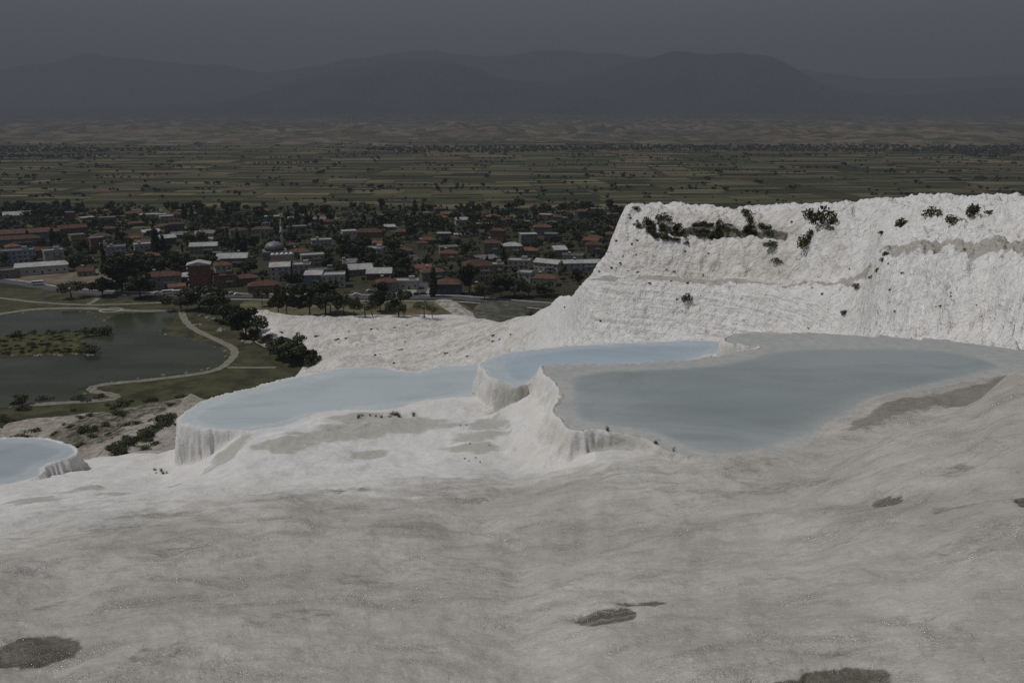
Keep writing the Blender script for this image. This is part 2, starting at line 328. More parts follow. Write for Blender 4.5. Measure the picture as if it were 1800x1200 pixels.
# ------------------------------------------------------------------ travertine hillside
# each column: tan(azimuth), then 13 (distance, height) knots from the near slope to the plain
T = [
 (-0.95, (11.5,-6.6),(18,-8.3),(26,-10.6),(29,-11.3),(35,-13.2),(60,-26),(120,-52),(175,-74),(225,-89),(270,-95.5),(304,-99.0),(320,-101.6),(440,-103.5)),
 (-0.80, (11,-6.6),(17,-8.2),(25,-10.5),(28,-11.3),(33,-12.7),(60,-26),(120,-52),(170,-73),(222,-89),(268,-95.3),(302,-99.0),(318,-101.6),(440,-103.5)),
 (-0.67, (10,-6.5),(16,-8.1),(22,-9.8),(27.5,-11.25),(32.5,-12.6),(60,-27),(115,-51),(165,-71),(218,-88),(265,-95),(300,-98.9),(316,-101.6),(440,-103.5)),
 (-0.50, (9.5,-6.5),(15,-8.0),(21,-9.7),(26,-11.3),(30.5,-12.15),(58,-27),(105,-47),(155,-66.5),(205,-83.5),(252,-93),(294,-98.8),(311,-101.6),(440,-103.5)),
 (-0.44, (9.3,-6.5),(14.7,-7.95),(20.5,-9.5),(25,-10.95),(28.5,-11.8),(58,-27),(105,-47),(155,-66),(205,-83),(255,-93),(296,-99),(313,-101.6),(440,-103.5)),
 (-0.40, (9.2,-6.5),(14.5,-7.95),(20,-9.4),(24,-10.35),(27.5,-11.1),(58,-27),(105,-47),(155,-65.5),(212,-84.5),(270,-96),(312,-101.3),(430,-102.5),(455,-103.5)),
 (-0.35, (9.0,-6.5),(14.2,-7.92),(19.5,-9.25),(23.6,-10.0),(26.8,-10.2),(58,-28),(105,-48),(158,-67),(218,-86),(278,-97.3),(325,-101.6),(435,-99.3),(457,-103)),
 (-0.30, (8.9,-6.5),(14,-7.9),(19,-9.15),(23,-9.9),(26.4,-10.06),(58,-28),(105,-48),(160,-67),(225,-87.5),(285,-97.6),(332,-101.0),(402,-96.2),(430,-102.5)),
 (-0.20, (8.6,-6.5),(13.5,-7.9),(18.5,-9.15),(23,-9.85),(27.4,-10.06),(55,-28),(100,-47),(150,-60),(220,-75.5),(280,-87.6),(330,-93.2),(383,-96.6),(425,-102)),
 (-0.10, (8.3,-6.5),(13,-7.8),(18,-9.1),(22.5,-9.8),(28,-10.06),(50,-24),(90,-40),(150,-54),(210,-68.5),(260,-78.6),(320,-88.6),(378,-97.2),(425,-102)),
 (0.00, (8.0,-6.48),(12.5,-7.74),(17,-8.9),(20.5,-9.65),(27.5,-10.1),(48,-23),(85,-35),(130,-44),(170,-51.2),(200,-56.2),(230,-60.8),(260,-66.2),(380,-102)),
 (0.06, (7.9,-6.4),(12.2,-7.5),(16.5,-8.6),(19.5,-9.25),(27,-10.4),(45,-20),(75,-29),(115,-33.6),(135,-36.0),(150,-37.1),(160,-37.8),(170,-38.6),(340,-102)),
 (0.10, (7.85,-6.3),(12.1,-7.4),(16.2,-8.4),(19.2,-8.95),(28,-10.3),(44,-20),(72,-27.5),(104,-29.4),(114,-23.0),(119,-23.5),(122,-23.9),(125,-24.5),(290,-102)),
 (0.12, (7.8,-6.2),(12,-7.3),(16,-8.2),(19,-8.75),(29,-10.2),(44,-20),(72,-27),(103,-28.5),(112,-22.4),(117,-22.8),(121,-21.9),(124.5,-21.0),(270,-102)),
 (0.145,(7.8,-6.15),(11.9,-7.2),(15.8,-8.1),(18.8,-8.6),(30,-10.2),(44,-20),(72,-26.5),(102.5,-28.1),(110.5,-22.0),(115.5,-22.5),(120,-18.5),(127,-13.9),(280,-102)),
 (0.20, (7.75,-6.05),(11.8,-7.05),(15.5,-7.9),(18.9,-8.6),(31.5,-10.4),(45,-20),(70,-25.5),(101.5,-27.4),(109,-21.7),(114,-22.0),(118.5,-18.1),(125.5,-13.55),(280,-102)),
 (0.30, (7.7,-5.9),(11.5,-6.8),(15,-7.6),(19.4,-8.34),(23,-8.44),(46,-19),(70,-24),(98.5,-25.8),(106,-20.8),(111,-21.2),(115.5,-17.2),(122.5,-12.8),(290,-102)),
 (0.42, (7.6,-5.7),(11.5,-6.5),(16,-7.3),(20.3,-8.25),(24,-8.36),(44,-15.5),(62,-19.8),(90,-22.6),(97,-19.0),(102,-19.4),(107,-15.4),(115,-10.95),(300,-102)),
 (0.445,(7.6,-5.65),(11.6,-6.4),(16.5,-7.2),(21.3,-8.25),(25.6,-8.36),(43,-14.5),(60,-18.6),(84,-21.0),(93,-17.6),(98.5,-17.9),(106,-15.1),(115.5,-10.9),(300,-102)),
 (0.47, (7.6,-5.6),(11.7,-6.3),(17,-7.1),(22.3,-8.25),(27.2,-8.36),(42,-13.5),(53,-15.6),(72,-17.9),(81,-12.7),(87,-13.0),(98,-12.5),(116,-10.4),(300,-102)),
 (0.55, (7.6,-5.5),(12,-6.1),(19.5,-6.8),(24.2,-8.25),(29,-8.36),(40,-12.2),(47,-13.2),(61,-14.9),(69,-10.2),(77,-10.35),(92,-10.2),(112,-9.5),(300,-102)),
 (0.62, (7.6,-5.4),(12.5,-5.9),(21,-6.6),(26.5,-8.2),(31.5,-8.36),(38,-11.2),(43,-12.0),(56,-13.5),(64,-9.2),(72,-9.25),(88,-9.3),(108,-8.9),(300,-102)),
 (0.67, (7.6,-5.3),(13,-5.75),(23.5,-6.3),(28.2,-8.1),(32.8,-8.36),(37,-10.8),(41,-11.4),(52.5,-12.5),(60,-8.3),(68,-8.3),(85,-8.5),(105,-8.35),(300,-102)),
 (0.95, (7.6,-5.0),(13,-5.3),(24,-5.9),(28.5,-7.8),(33,-8.6),(37,-11.2),(41,-12.0),(50,-12.2),(57,-7.2),(66,-7.2),(82,-7.3),(102,-7.4),(300,-102)),
]
COLA = np.array([math.atan(t[0]) for t in T])
KD = np.array([[1.2]+[k[0] for k in t[1:]] for t in T]); KZ = np.array([[t[1][1]+0.24*(t[1][0]-1.2)]+[k[1] for k in t[1:]] for t in T])
KLD = np.log(KD)

def base_grid(thetas, Ds):
    ld = pchip(COLA, KLD, thetas); zz = pchip(COLA, KZ, thetas)
    out = np.empty((len(thetas), len(Ds))); L = np.log(Ds)
    for i in range(len(thetas)):
        zi = pchip(ld[i], zz[i], L)
        zi = np.where(L > ld[i, -1], zz[i, -1]-0.5, zi)
        out[i] = zi
    return out

# pools: rim outlines measured in the photograph, laid on their own water level
def rim(pts, z): return np.array(catmull([px_z(u, v, CAMZ+z) for u, v in pts], 5))
Z1, Z2, Z3, Z4 = -8.4, -9.1, -10.1, -11.3
RIM1 = rim([(953,646),(1000,641),(1060,640),(1125,639),(1212,632),(1272,624),(1318,616),(1336,609),(1305,605),(1277,600),(1288,589),(1335,585),(1480,588),(1570,591),(1650,597),(1750,607),(1830,622),(1870,640),(1800,652),(1755,656),(1700,669),(1660,680),(1600,690),(1540,703),(1500,726),(1462,748),(1415,785),(1340,795),(1267,804),(1189,793),(1155,782),(1133,771),(1067,756),(1014,754),(992,743),(975,722),(983,708),(983,680)], Z1)
DEEP1 = rim([(1006,664),(1060,652),(1125,650),(1212,645),(1290,636),(1345,622),(1400,614),(1480,612),(1580,613),(1660,617),(1730,632),(1752,645),(1690,662),(1600,682),(1530,700),(1480,728),(1420,762),(1370,780),(1270,797),(1200,781),(1140,757),(1070,748),(1022,735),(1008,714),(1008,690)], Z1)
RIM2 = rim([(846,642),(868,626),(920,616),(985,609),(1050,605),(1120,602),(1200,599),(1262,600),(1285,606),(1280,616),(1245,624),(1212,634),(1125,643),(1000,648),(955,652),(935,668),(905,682),(884,672),(862,660),(850,652)], Z2)
DEEP2 = rim([(885,640),(905,628),(950,621),(1050,611),(1200,606),(1250,608),(1240,618),(1200,632),(1100,640),(985,646),(955,652),(935,664),(912,668),(890,656)], Z2)
RIM3 = rim([(320,736),(335,720),(365,704),(420,688),(490,670),(560,655),(605,646),(660,644),(700,651),(735,653),(770,645),(840,640),(900,640),(900,680),(858,696),(800,700),(740,706),(690,720),(600,722),(545,732),(500,748),(440,757),(385,756),(345,750),(325,745)], Z3)
DEEP3 = rim([(345,735),(365,718),(420,699),(490,682),(560,668),(610,656),(660,655),(700,659),(740,659),(790,652),(860,652),(850,684),(790,694),(700,709),(640,714),(540,726),(490,742),(430,750),(380,750)], Z3)
RIM4 = rim([(-120,790),(-60,774),(0,770),(60,770),(100,775),(128,785),(133,795),(115,806),(80,818),(70,835),(40,846),(0,853),(-80,860),(-160,840)], Z4)
DEEP4 = rim([(-120,800),(-60,782),(0,778),(60,778),(95,785),(108,793),(90,805),(60,815),(40,832),(0,842),(-80,850),(-150,830)], Z4)
POOLS = [(RIM3, DEEP3, Z3, 0.55, 3), (RIM2, DEEP2, Z2, 0.6, 2), (RIM4, DEEP4, Z4, 0.5, 4), (RIM1, DEEP1, Z1, 0.7, 1)]

def ell(x, y, u, v, ru, rv, z):          # soft ellipse on the ground around a measured point
    cx, cy = px_z(u, v, CAMZ+z); ax, _ = px_z(u+ru, v, CAMZ+z); _, by = px_z(u, v-rv, CAMZ+z)
    d = np.hypot((x-cx)/max(0.01, abs(ax-cx)), (y-cy)/max(0.01, abs(by-cy)))
    return smooth(1.25, 0.45, d)

def near_detail(x, y, D):
    a = 0.16*fbm(x*0.28, y*0.22, 5, 4) + 0.05*fbm(x*1.1, y*0.9, 9, 4)*1.0
    wx = x + 1.2*fbm(x*0.3, y*0.3, 15, 2); wy = y + 1.2*fbm(x*0.3+9, y*0.3, 16, 2)
    a += 0.05*(1-np.abs(fbm(wx*0.45, wy*0.75, 17, 3))*1.6)
    a += 0.010*(1-np.abs(fbm(wx*1.1, wy*2.2, 18, 3))*1.6)
    a += 0.018*fbm(x*4, y*6.5, 13, 4)
    return a*smooth(1.5, 6, D)

def build_near():
    th = np.concatenate([np.linspace(-1.10, math.atan(-0.80), 60)[:-1], np.linspace(math.atan(-0.80), math.atan(0.80), 1240), np.linspace(math.atan(0.80), 1.10, 60)[1:]])
    Ds = np.concatenate([np.geomspace(1.4, 5.5, 26)[:-1], np.geomspace(5.5, 17.5, 150)[:-1], np.geomspace(17.5, 33.5, 235)[:-1], np.geomspace(33.5, 46, 30)])
    z = base_grid(th, Ds)
    TH, DD = np.meshgrid(th, Ds, indexing='ij')
    x = DD*np.sin(TH); y = DD*np.cos(TH)
    und = near_detail(x, y, DD)
    z = z + und
    # low broad swells of the wet slope
    z += 0.16*fbm(x*0.16+3, y*0.16, 3, 2)*smooth(19, 12, DD)*smooth(3, 7, DD)
    wet = smooth(22.8, 14.8, DD + 1.1*fbm(x*0.25, y*0.2, 21, 3) + np.where(x < -2, np.clip((-x-2)*-0.16, -2.2, 0), 0) - np.where(x > 3, np.clip((x-3)*1.2, 0, 16), 0))
    stain = np.zeros_like(x); dark = np.zeros_like(x); tan = np.zeros_like(x); soil = np.zeros_like(x); green = np.zeros_like(x)
    depth = {}; sdm = {}
    lipn = fbm(x*2.2, y*2.2, 77, 3)
    flute = 0.075*fbm(x*6, y*6, 41, 2) + 0.10*fbm(x*1.7, y*1.7, 43, 2)
    rimn = 0.07*fbm(x*1.1, y*1.1, 45, 2) + 0.05*fbm(x*3.6, y*3.6, 47, 2)
    for (RM, DP, zp, dmax, k) in POOLS:
        cx, cy = RM.mean(0); rad = np.hypot(*(RM-RM.mean(0)).T).max()+4.0
        msk = np.hypot(x-cx, y-cy) < rad
        xs, ys = x[msk], y[msk]
        sd = poly_sd(xs, ys, RM); dd = poly_sd(xs, ys, DP)
        zb = z[msk]
        sd = sd + rimn[msk]*smooth(0.9, 0.2, np.abs(sd))
        sdo = sd + flute[msk]*smooth(-0.06, -0.3, sd)
        crest = zp + 0.012 + 0.05*np.clip(lipn[msk], -0.3, 1)*smooth(-0.35, 0.0, sd)*smooth(0.12, 0, sd)*smooth(zp-0.10, zp-0.45, zb)
        o = np.clip(-sdo-0.07, 0, None)
        wall = crest - (0.3*smooth(0, 0.10, o) + 1.3*smooth(0.02, 0.42, o) + 0.45*np.clip(o-0.3, 0, None))
        if k == 1:                       # the big pool spills into a fan of flowstone towards the terrace
            fan = crest - (0.22*smooth(0, 0.18, o) + 0.35*smooth(0.05, 0.5, o) + 0.52*np.clip(o-0.1, 0, None))
            wall = np.where(ys < 25.5, fan, wall + (fan-wall)*smooth(27.0, 25.5, ys))
        bed = zp - np.minimum((0.05 if k == 1 else 0.085) + 0.02*lipn[msk] + dmax*smooth(-0.08, 0.6, dd), 0.02 + 0.45*np.clip(sd, 0, None))*smooth(0.0, 0.2, sd) + 0.012*smooth(0.10, 0.0, sd)
        land = np.maximum(zb, wall)
        # shores on the uphill side end level with the water
        land = np.where((zb > zp), np.maximum(zp + (zb-zp)*smooth(0.0, -0.8, sd), np.minimum(crest, zb)), land)
        zn = np.where(sd > 0, bed, land)
        z[msk] = zn
        w = wet[msk]
        wetrim = {1: 0.95, 2: 0.35, 3: 0.25, 4: 0.3}[k]
        w = np.where(sd > -0.05, wetrim, w)
        # walls facing down the hill are pale buff
        wl = smooth(-0.1, -0.3, sd)*smooth(-1.6, -0.7, sd)*(zb < zp-0.4)
        wet[msk] = w*(1-wl*0.8); tan[msk] = np.maximum(tan[msk], wl*np.clip(0.55+1.1*fbm(xs*3.2, ys*3.2, 49, 2), 0, 1.3))
        f = np.full(x.shape, -1e3); f[msk] = sd; sdm[k] = f
    xw = x + 0.22*fbm(x*1.6, y*1.6, 81, 4); yw = y + 0.24*fbm(x*1.6+7, y*1.6, 83, 4)
    hol = np.zeros_like(x)
    # brown mat along the right-hand shore of the big pool
    Az = np.tan(TH); foot = np.interp(Az, [.42, .47, .55, .62, .67, .8], [20.6, 22.4, 24.2, 26.4, 28, 30])
    mat_ = smooth(-1.0, 0.8, DD-foot+0.7*fbm(x*0.8, y*0.8, 55, 3))*smooth(.41, .47, Az + .02*fbm(x*0.6, y*0.6, 57, 3))*smooth(-0.15, -0.7, sdm[1])*smooth(4.5, 3.5, np.abs(sdm[1]))
    stain = np.maximum(stain, mat_*1.05); dark = np.maximum(dark, mat_*0.3)
    # grey drying pans on the white apron
    for (u, v, ru, rv) in [(860,752,40,14),(840,778,48,14),(700,748,110,12),(620,760,70,12),(835,806,50,12),(560,772,60,10),(500,790,55,14),(640,735,60,8),(890,722,42,13),(1085,776,55,10),(1195,803,36,8),(400,780,35,22),(650,803,40,9),(150,826,40,10),(215,855,50,10),(60,872,60,12),(300,830,34,13),(100,842,30,8)]:
        soil = np.maximum(soil, ell(xw, yw, u, v, ru*1.25, rv*1.2, -10.0 if u < 1000 else -8.6)*0.8)
    for (u, v, ru, rv, s) in [(70,1140,80,42,1.0),(270,1172,50,16,.6),(1440,1178,130,34,1.15),(1470,1142,45,14,.6),(1075,1140,48,22,.75),(1135,1115,50,20,.7),(1540,942,26,18,.66),(1655,926,34,14,.6),(1660,980,45,12,.6),(1650,1035,70,22,.5),(1380,880,70,18,.5),(1640,770,24,9,.9),(610,870,42,8,.6),(840,888,28,7,.6),(310,975,70,16,.55),(200,925,110,16,.5),(650,1030,80,26,.5),(90,1065,60,18,.5),(560,1100,80,18,.5),(300,900,90,10,.45),(1440,885,26,10,.6),(1795,990,24,24,.8),(1180,935,40,10,.45),(905,1020,30,26,.4)]:
        zz = np.interp(v, [760, 850, 900, 1000, 1200], [-9.4, -9.6, -8.9, -7.7, -6.4]) + (1.1 if u > 1300 else 0)
        e = ell(xw, yw, u, v, ru*1.15, rv*1.15, zz)
        if s > 0.6: dark = np.maximum(dark, smooth(0.18, 0.75, e)*s*0.8); hol = np.maximum(hol, e*s)
        stain = np.maximum(stain, e*s)
    z += hol*(0.03*fbm(x*4, y*4, 91, 3) - 0.07)
    # pan dimples of the stained hollows
    z -= stain*0.03*(wet > 0.5)
    tan = np.maximum(tan, 0.5*smooth(0.1, 0.6, fbm(x*0.4, y*0.4, 63, 3))*(1-wet))
    # flank below the rim (hidden from here, seen from the side)
    low = smooth(-13.0, -16.0, z)
    nT, nD = z.shape
    V = np.stack([x, y, z+CAMZ], -1).reshape(-1, 3)
    idx = np.arange(nT*nD).reshape(nT, nD)
    F = np.stack([idx[:-1, :-1], idx[1:, :-1], idx[1:, 1:], idx[:-1, 1:]], -1).reshape(-1, 4)
    me = mesh_np('travertine_terrace', V, F[:, ::-1])
    for nme, a in (('wet', wet), ('stain', stain), ('soil', soil), ('green', green), ('tan', tan), ('dark', dark)): add_attr(me, nme, a)
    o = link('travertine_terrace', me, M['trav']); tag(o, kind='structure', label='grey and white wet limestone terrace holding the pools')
    # water sheets
    info = {1: ('grey-green water of the largest pool', 'pool1'), 2: ('blue water of the middle pool', 'pool2'), 3: ('pale blue water of the long lower pool', 'pool3'), 4: ('slate blue water of the pool cut by the frame', 'pool4')}
    for (RM, DP, zp, dmax, k) in POOLS:
        sd = sdm[k]; ok = sd > -0.075
        if k == 3: ok &= (sdm[2] < -0.3)
        if k == 2: ok &= (sdm[1] < -0.06)
        fo = ok[:-1, :-1] & ok[1:, :-1] & ok[1:, 1:] & ok[:-1, 1:]
        Fk = F.reshape(nT-1, nD-1, 4)[fo]
        used, inv = np.unique(Fk.ravel(), return_inverse=True)
        Vk = V[used].copy(); dep = np.clip(CAMZ+zp - Vk[:, 2], 0, None); Vk[:, 2] = CAMZ+zp
        mk = mesh_np('pool_water', Vk, inv.reshape(-1, 4)[:, ::-1]); add_attr(mk, 'depth', dep)
        wo_ = link('pool_water', mk, M[info[k][1]]); tag(wo_, kind='structure', label=info[k][0])
    return th, Ds, z

def build_far(th_n, z_near_edge):
    th = np.linspace(math.atan(-0.93), math.atan(0.93), 1060)
    Ds = np.concatenate([np.geomspace(46, 60, 40)[:-1], np.linspace(60, 134, 292)[:-1], np.geomspace(134, 470, 130)])
    z = base_grid(th, Ds)
    TH, DD = np.meshgrid(th, Ds, indexing='ij'); x = DD*np.sin(TH); y = DD*np.cos(TH); A = np.tan(TH)
    grow = smooth(46, 60, DD)
    above = smooth(-101.5, -97, z)
    # broad lumps, draped curtains running down the face, small knobs
    L = TH*105.0
    z0 = z.copy()
    cliff = smooth(0.05, 0.11, A)*smooth(150, 135, DD)*smooth(66, 74, DD + 26*smooth(.40, .52, A))
    lowc = cliff*smooth(-20.0, -21.6, z0)*smooth(.45, .40, A)
    z += grow*above*(0.9*fbm(x*0.055, y*0.055, 101, 4) + 0.28*fbm(x*0.3, y*0.3, 107, 4))*(1-.6*lowc)
    flut = fbm(L*0.30 + 0.12*DD, DD*0.05, 111, 4)
    z += cliff*(1-.75*lowc)*(0.6*flut + 0.32*fbm(L*1.1, DD*0.35, 117, 3) + 0.3*np.abs(fbm(x*1.1, y*1.1, 119, 4)) - 0.25*smooth(.35, .6, fbm(L*.5, DD*.5, 121, 3)))
    # terracettes of the lower wall
    st = 0.85; ph = z/st + 0.30*fbm(L*0.10, DD*0.1, 127, 3) + 0.10*fbm(L*0.7, DD*0.4, 129, 2)
    z += lowc*st*0.95*(smooth(0.5, 0.95, ph-np.floor(ph)) - (ph-np.floor(ph)))
    z += lowc*0.10*fbm(L*1.3, DD*0.9, 131, 3)
    # eroded notch, overgrown, under the brow of the upper wall
    nz = -15.6 + 0.7*fbm(L*0.10, L*0+2, 133, 3) + (A-.3)*6
    notch = smooth(0.75, 0.25, np.abs(z0-nz))*smooth(.14, .16, A)*smooth(.36, .33, A)*smooth(134, 128, DD)*smooth(112, 115, DD)*smooth(-0.35, 0.15, fbm(L*0.22, L*0+5, 135, 3))
    z -= 0.8*notch
    # deep draped folds of the buttress
    but = cliff*smooth(.44, .5, A)
    z += but*(0.5*fbm(L*0.45+DD*.15, DD*0.06, 137, 3) + 0.25*fbm(L*1.6, DD*0.2, 139, 3))
    # soft gullies of the lower bench
    bench = smooth(0.05, 0.0, A)*smooth(130, 180, DD)*above
    z += bench*(1.3*fbm(x*0.022+y*0.012, y*0.03, 141, 4) + 0.5*fbm(x*0.12+y*0.08, y*0.10, 143, 5) - 0.7*np.abs(fbm(x*0.06+y*0.05, y*0.03-x*0.02, 181, 5)))
    z += above*smooth(-0.33, -0.4, A)*smooth(60, 120, DD)*smooth(330, 270, DD)*(1.5*fbm(x*0.03, y*0.03, 151, 4) + 0.5*fbm(x*0.15, y*0.15, 153, 3))
    # match the near sheet along their common edge
    ze = np.interp(th, th_n, z_near_edge); w = smooth(54, 46, DD); z = z*(1-w) + (ze[:, None] + (z0-z0[:, :1]))*w
    wet = np.zeros_like(x); stain = np.zeros_like(x); tan = np.zeros_like(x); soil = np.zeros_like(x); green = np.zeros_like(x); dark = np.zeros_like(x)
    green = np.maximum(green, notch*1.1)
    # strip of dry earth on the ledge and on the right-hand shelf
    kd = pchip(COLA, KD, th)
    led = smooth(0.2, 2.2, DD-kd[:, 9:10]+0.8*fbm(L*0.2, L*0+9, 163, 3))*smooth(0.9, -0.5, DD-kd[:, 10:11])
    stain = np.maximum(stain, led*smooth(.09, .11, A)*1.45*smooth(-1.1, -0.1, fbm(L*0.12, DD*0.3, 161, 3)))
    mid = smooth(kd[:, 10:11]-1, kd[:, 10:11]+2, DD)*smooth(kd[:, 12:13]+1, kd[:, 12:13]-3, DD)*smooth(.11, .16, A)*smooth(.46, .38, A)
    tan = np.maximum(tan, mid*0.5)
    # earth and scrub on the flank above the pond
    lf = smooth(-0.30, -0.40, A)*smooth(150, 235, DD)
    soil = np.maximum(soil, lf*0.85*smooth(-0.5, -0.62, A) + lf*0.72)
    soil = np.maximum(soil, smooth(-97, -100, z)*smooth(-0.25, -0.32, A)*0.8)
    g1 = fbm(x*0.03+5, y*0.02, 171, 4)
    green = np.maximum(green, lf*smooth(0.3, 0.6, g1)*0.6)
    tan = np.maximum(tan, bench*(0.6+0.5*smooth(-0.2, 0.4, fbm(x*0.02, y*0.03, 175, 4))))
    stain = np.maximum(stain, bench*0.7*smooth(0.1, 0.55, fbm(x*0.06+y*0.05, y*0.03-x*0.02, 181, 5)))
    # back of the spur, out of sight
    back = smooth(kd[:, 12:13]+4, kd[:, 12:13]+20, DD)*smooth(0.0, .1, A)
    soil = np.maximum(soil, back*0.8)
    nT, nD = z.shape
    V = np.stack([x, y, z+CAMZ], -1).reshape(-1, 3); idx = np.arange(nT*nD).reshape(nT, nD)
    F = np.stack([idx[:-1, :-1], idx[1:, :-1], idx[1:, 1:], idx[:-1, 1:]], -1).reshape(-1, 4)
    keep = (V[F].max(axis=1)[:, 2] > -1.6)
    F = F[keep]
    used, inv = np.unique(F.ravel(), return_inverse=True)
    me = mesh_np('travertine_hillside', V[used], inv.reshape(-1, 4)[:, ::-1])
    for nme, a in (('wet', wet), ('stain', stain), ('soil', soil), ('green', green), ('tan', tan), ('dark', dark), ('band', lowc)): add_attr(me, nme, a.ravel()[used])
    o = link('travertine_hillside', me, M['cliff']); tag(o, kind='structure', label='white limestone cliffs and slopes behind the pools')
    return th, Ds, z

thN, DN, ZN = build_near()
edge = ZN[:, -1]
thF, DF, ZF = build_far(thN, edge)

def ground(x, y):                        # height of what is underfoot at x, y
    th = math.atan2(x, y); D = math.hypot(x, y)
    def look(t, d, z):
        i0 = int(np.clip(np.searchsorted(t, th)-1, 0, len(t)-2)); fi = min(1, max(0, (th-t[i0])/(t[i0+1]-t[i0])))
        j0 = int(np.clip(np.searchsorted(d, D)-1, 0, len(d)-2)); fj = min(1, max(0, (D-d[j0])/(d[j0+1]-d[j0])))
        return ((z[i0, j0]*(1-fj)+z[i0, j0+1]*fj)*(1-fi) + (z[i0+1, j0]*(1-fj)+z[i0+1, j0+1]*fj)*fi) + CAMZ
    if D <= DN[-1]: return look(thN, DN, ZN)
    if D < DF[-1]: return max(0.0, look(thF, DF, ZF))
    return 0.0
def px_ground(u, v, dmin=3.0, dmax=4000):  # first ground a measured image ray meets
    d = px_dir(u, v); h = math.hypot(d[0], d[1]); D = dmin
    while D < dmax:
        t = D/h; z = CAMZ + d[2]*t; g = ground(d[0]*t, d[1]*t)
        if z <= g: return (d[0]*t, d[1]*t, g)
        D *= 1.004
    return None

# ------------------------------------------------------------------ plain, hills, mountains
def build_plain():
    V = [(-9000, 100, 0), (9000, 100, 0), (9000, 9000, 0), (-9000, 9000, 0)]
    o = link('plain', mesh_py('plain', V, [(0, 1, 2, 3)]), M['ground']); tag(o, kind='structure', label='dark green valley floor reaching to the hills')
build_plain()

def build_hills():
    xs = np.linspace(-0.95, 0.95, 520); ys = np.geomspace(2250, 12500, 230)
    A, Y = np.meshgrid(xs, ys, indexing='ij'); X = A*Y
    edge_ = 2500 + 320*fbm(A*2.2+3, A*0+1, 201, 3) + A*(-350)
    rise = smooth(0, 1, (Y-edge_)/7500)
    Z = -6 + 95*rise + 6*smooth(0, 300, Y-edge_)
    rg = 1-np.abs(fbm(X*0.0011, Y*0.0008, 211, 5))
    Z += smooth(0, 700, Y-edge_)*(52*(rg-0.6) + 16*(1-np.abs(fbm(X*0.0045, Y*0.003, 217, 4))*1.6))*smooth(-.05, .1, rise)
    V = np.stack([X, Y, Z], -1).reshape(-1, 3); nT, nD = Z.shape; idx = np.arange(nT*nD).reshape(nT, nD)
    F = np.stack([idx[:-1, :-1], idx[1:, :-1], idx[1:, 1:], idx[:-1, 1:]], -1).reshape(-1, 4)
    o = link('hills', mesh_np('hills', V, F[:, ::-1]), M['hills']); tag(o, kind='structure', label='low tan hills with pale fields below the mountains')
build_hills()

def build_mountains(name, D0, D1, ridge, seed, label):
    us = np.array([r[0] for r in ridge], float); vs = np.array([r[1] for r in ridge], float)
    a = np.linspace(-1.05, 1.05, 520); n = 60
    uu = 900 + a*1440
    vv = pchip(us, vs, uu)
    t = np.linspace(0, 1, n)
    A, Tt = np.meshgrid(a, t, indexing='ij'); Y = D0 + (D1-D0)*Tt; X = A*Y
    top = CAMZ + (204-vv)/FPX*(D0+(D1-D0)*.8)*0.985 + 30*fbm(a*14, a*0+seed, seed+3, 4)
    prof = np.sin(np.clip(Tt/0.8, 0, 1)*math.pi/2)**1.6*np.where(Tt > 0.8, 1-(Tt-0.8)*0.8, 1)
    rg = 1-np.abs(fbm(X*0.0007, Y*0.00055, seed, 5))
    Z = 60 + (top[:, None]-60)*prof*(1 + 0.24*(rg-0.75)*(1-0.75*smooth(.5, .8, Tt)))
    V = np.stack([X, Y, Z], -1).reshape(-1, 3); idx = np.arange(a.size*n).reshape(a.size, n)
    F = np.stack([idx[:-1, :-1], idx[1:, :-1], idx[1:, 1:], idx[:-1, 1:]], -1).reshape(-1, 4)
    o = link(name, mesh_np(name, V, F[:, ::-1]), M['mount']); tag(o, kind='structure', label=label)
build_mountains('mountains', 9500, 13500, [(-700,175),(0,192),(300,186),(440,172),(520,150),(600,132),(680,120),(760,116),(830,128),(900,146),(970,150),(1040,136),(1110,116),(1180,104),(1230,107),(1290,100),(1330,104),(1380,124),(1440,152),(1480,166),(1560,172),(1640,168),(1720,160),(1800,158),(2500,170)], 301, 'dark hazy mountain range with a rounded summit')
build_mountains('mountains', 14500, 19000, [(-700,140),(0,126),(100,121),(180,107),(230,112),(280,115),(400,122),(470,131),(540,124),(640,112),(760,100),(860,108),(960,100),(1060,104),(1160,110),(1300,118),(1440,136),(1600,146),(1700,140),(1800,135),(2500,140)], 331, 'faint farther mountain range almost lost in haze')
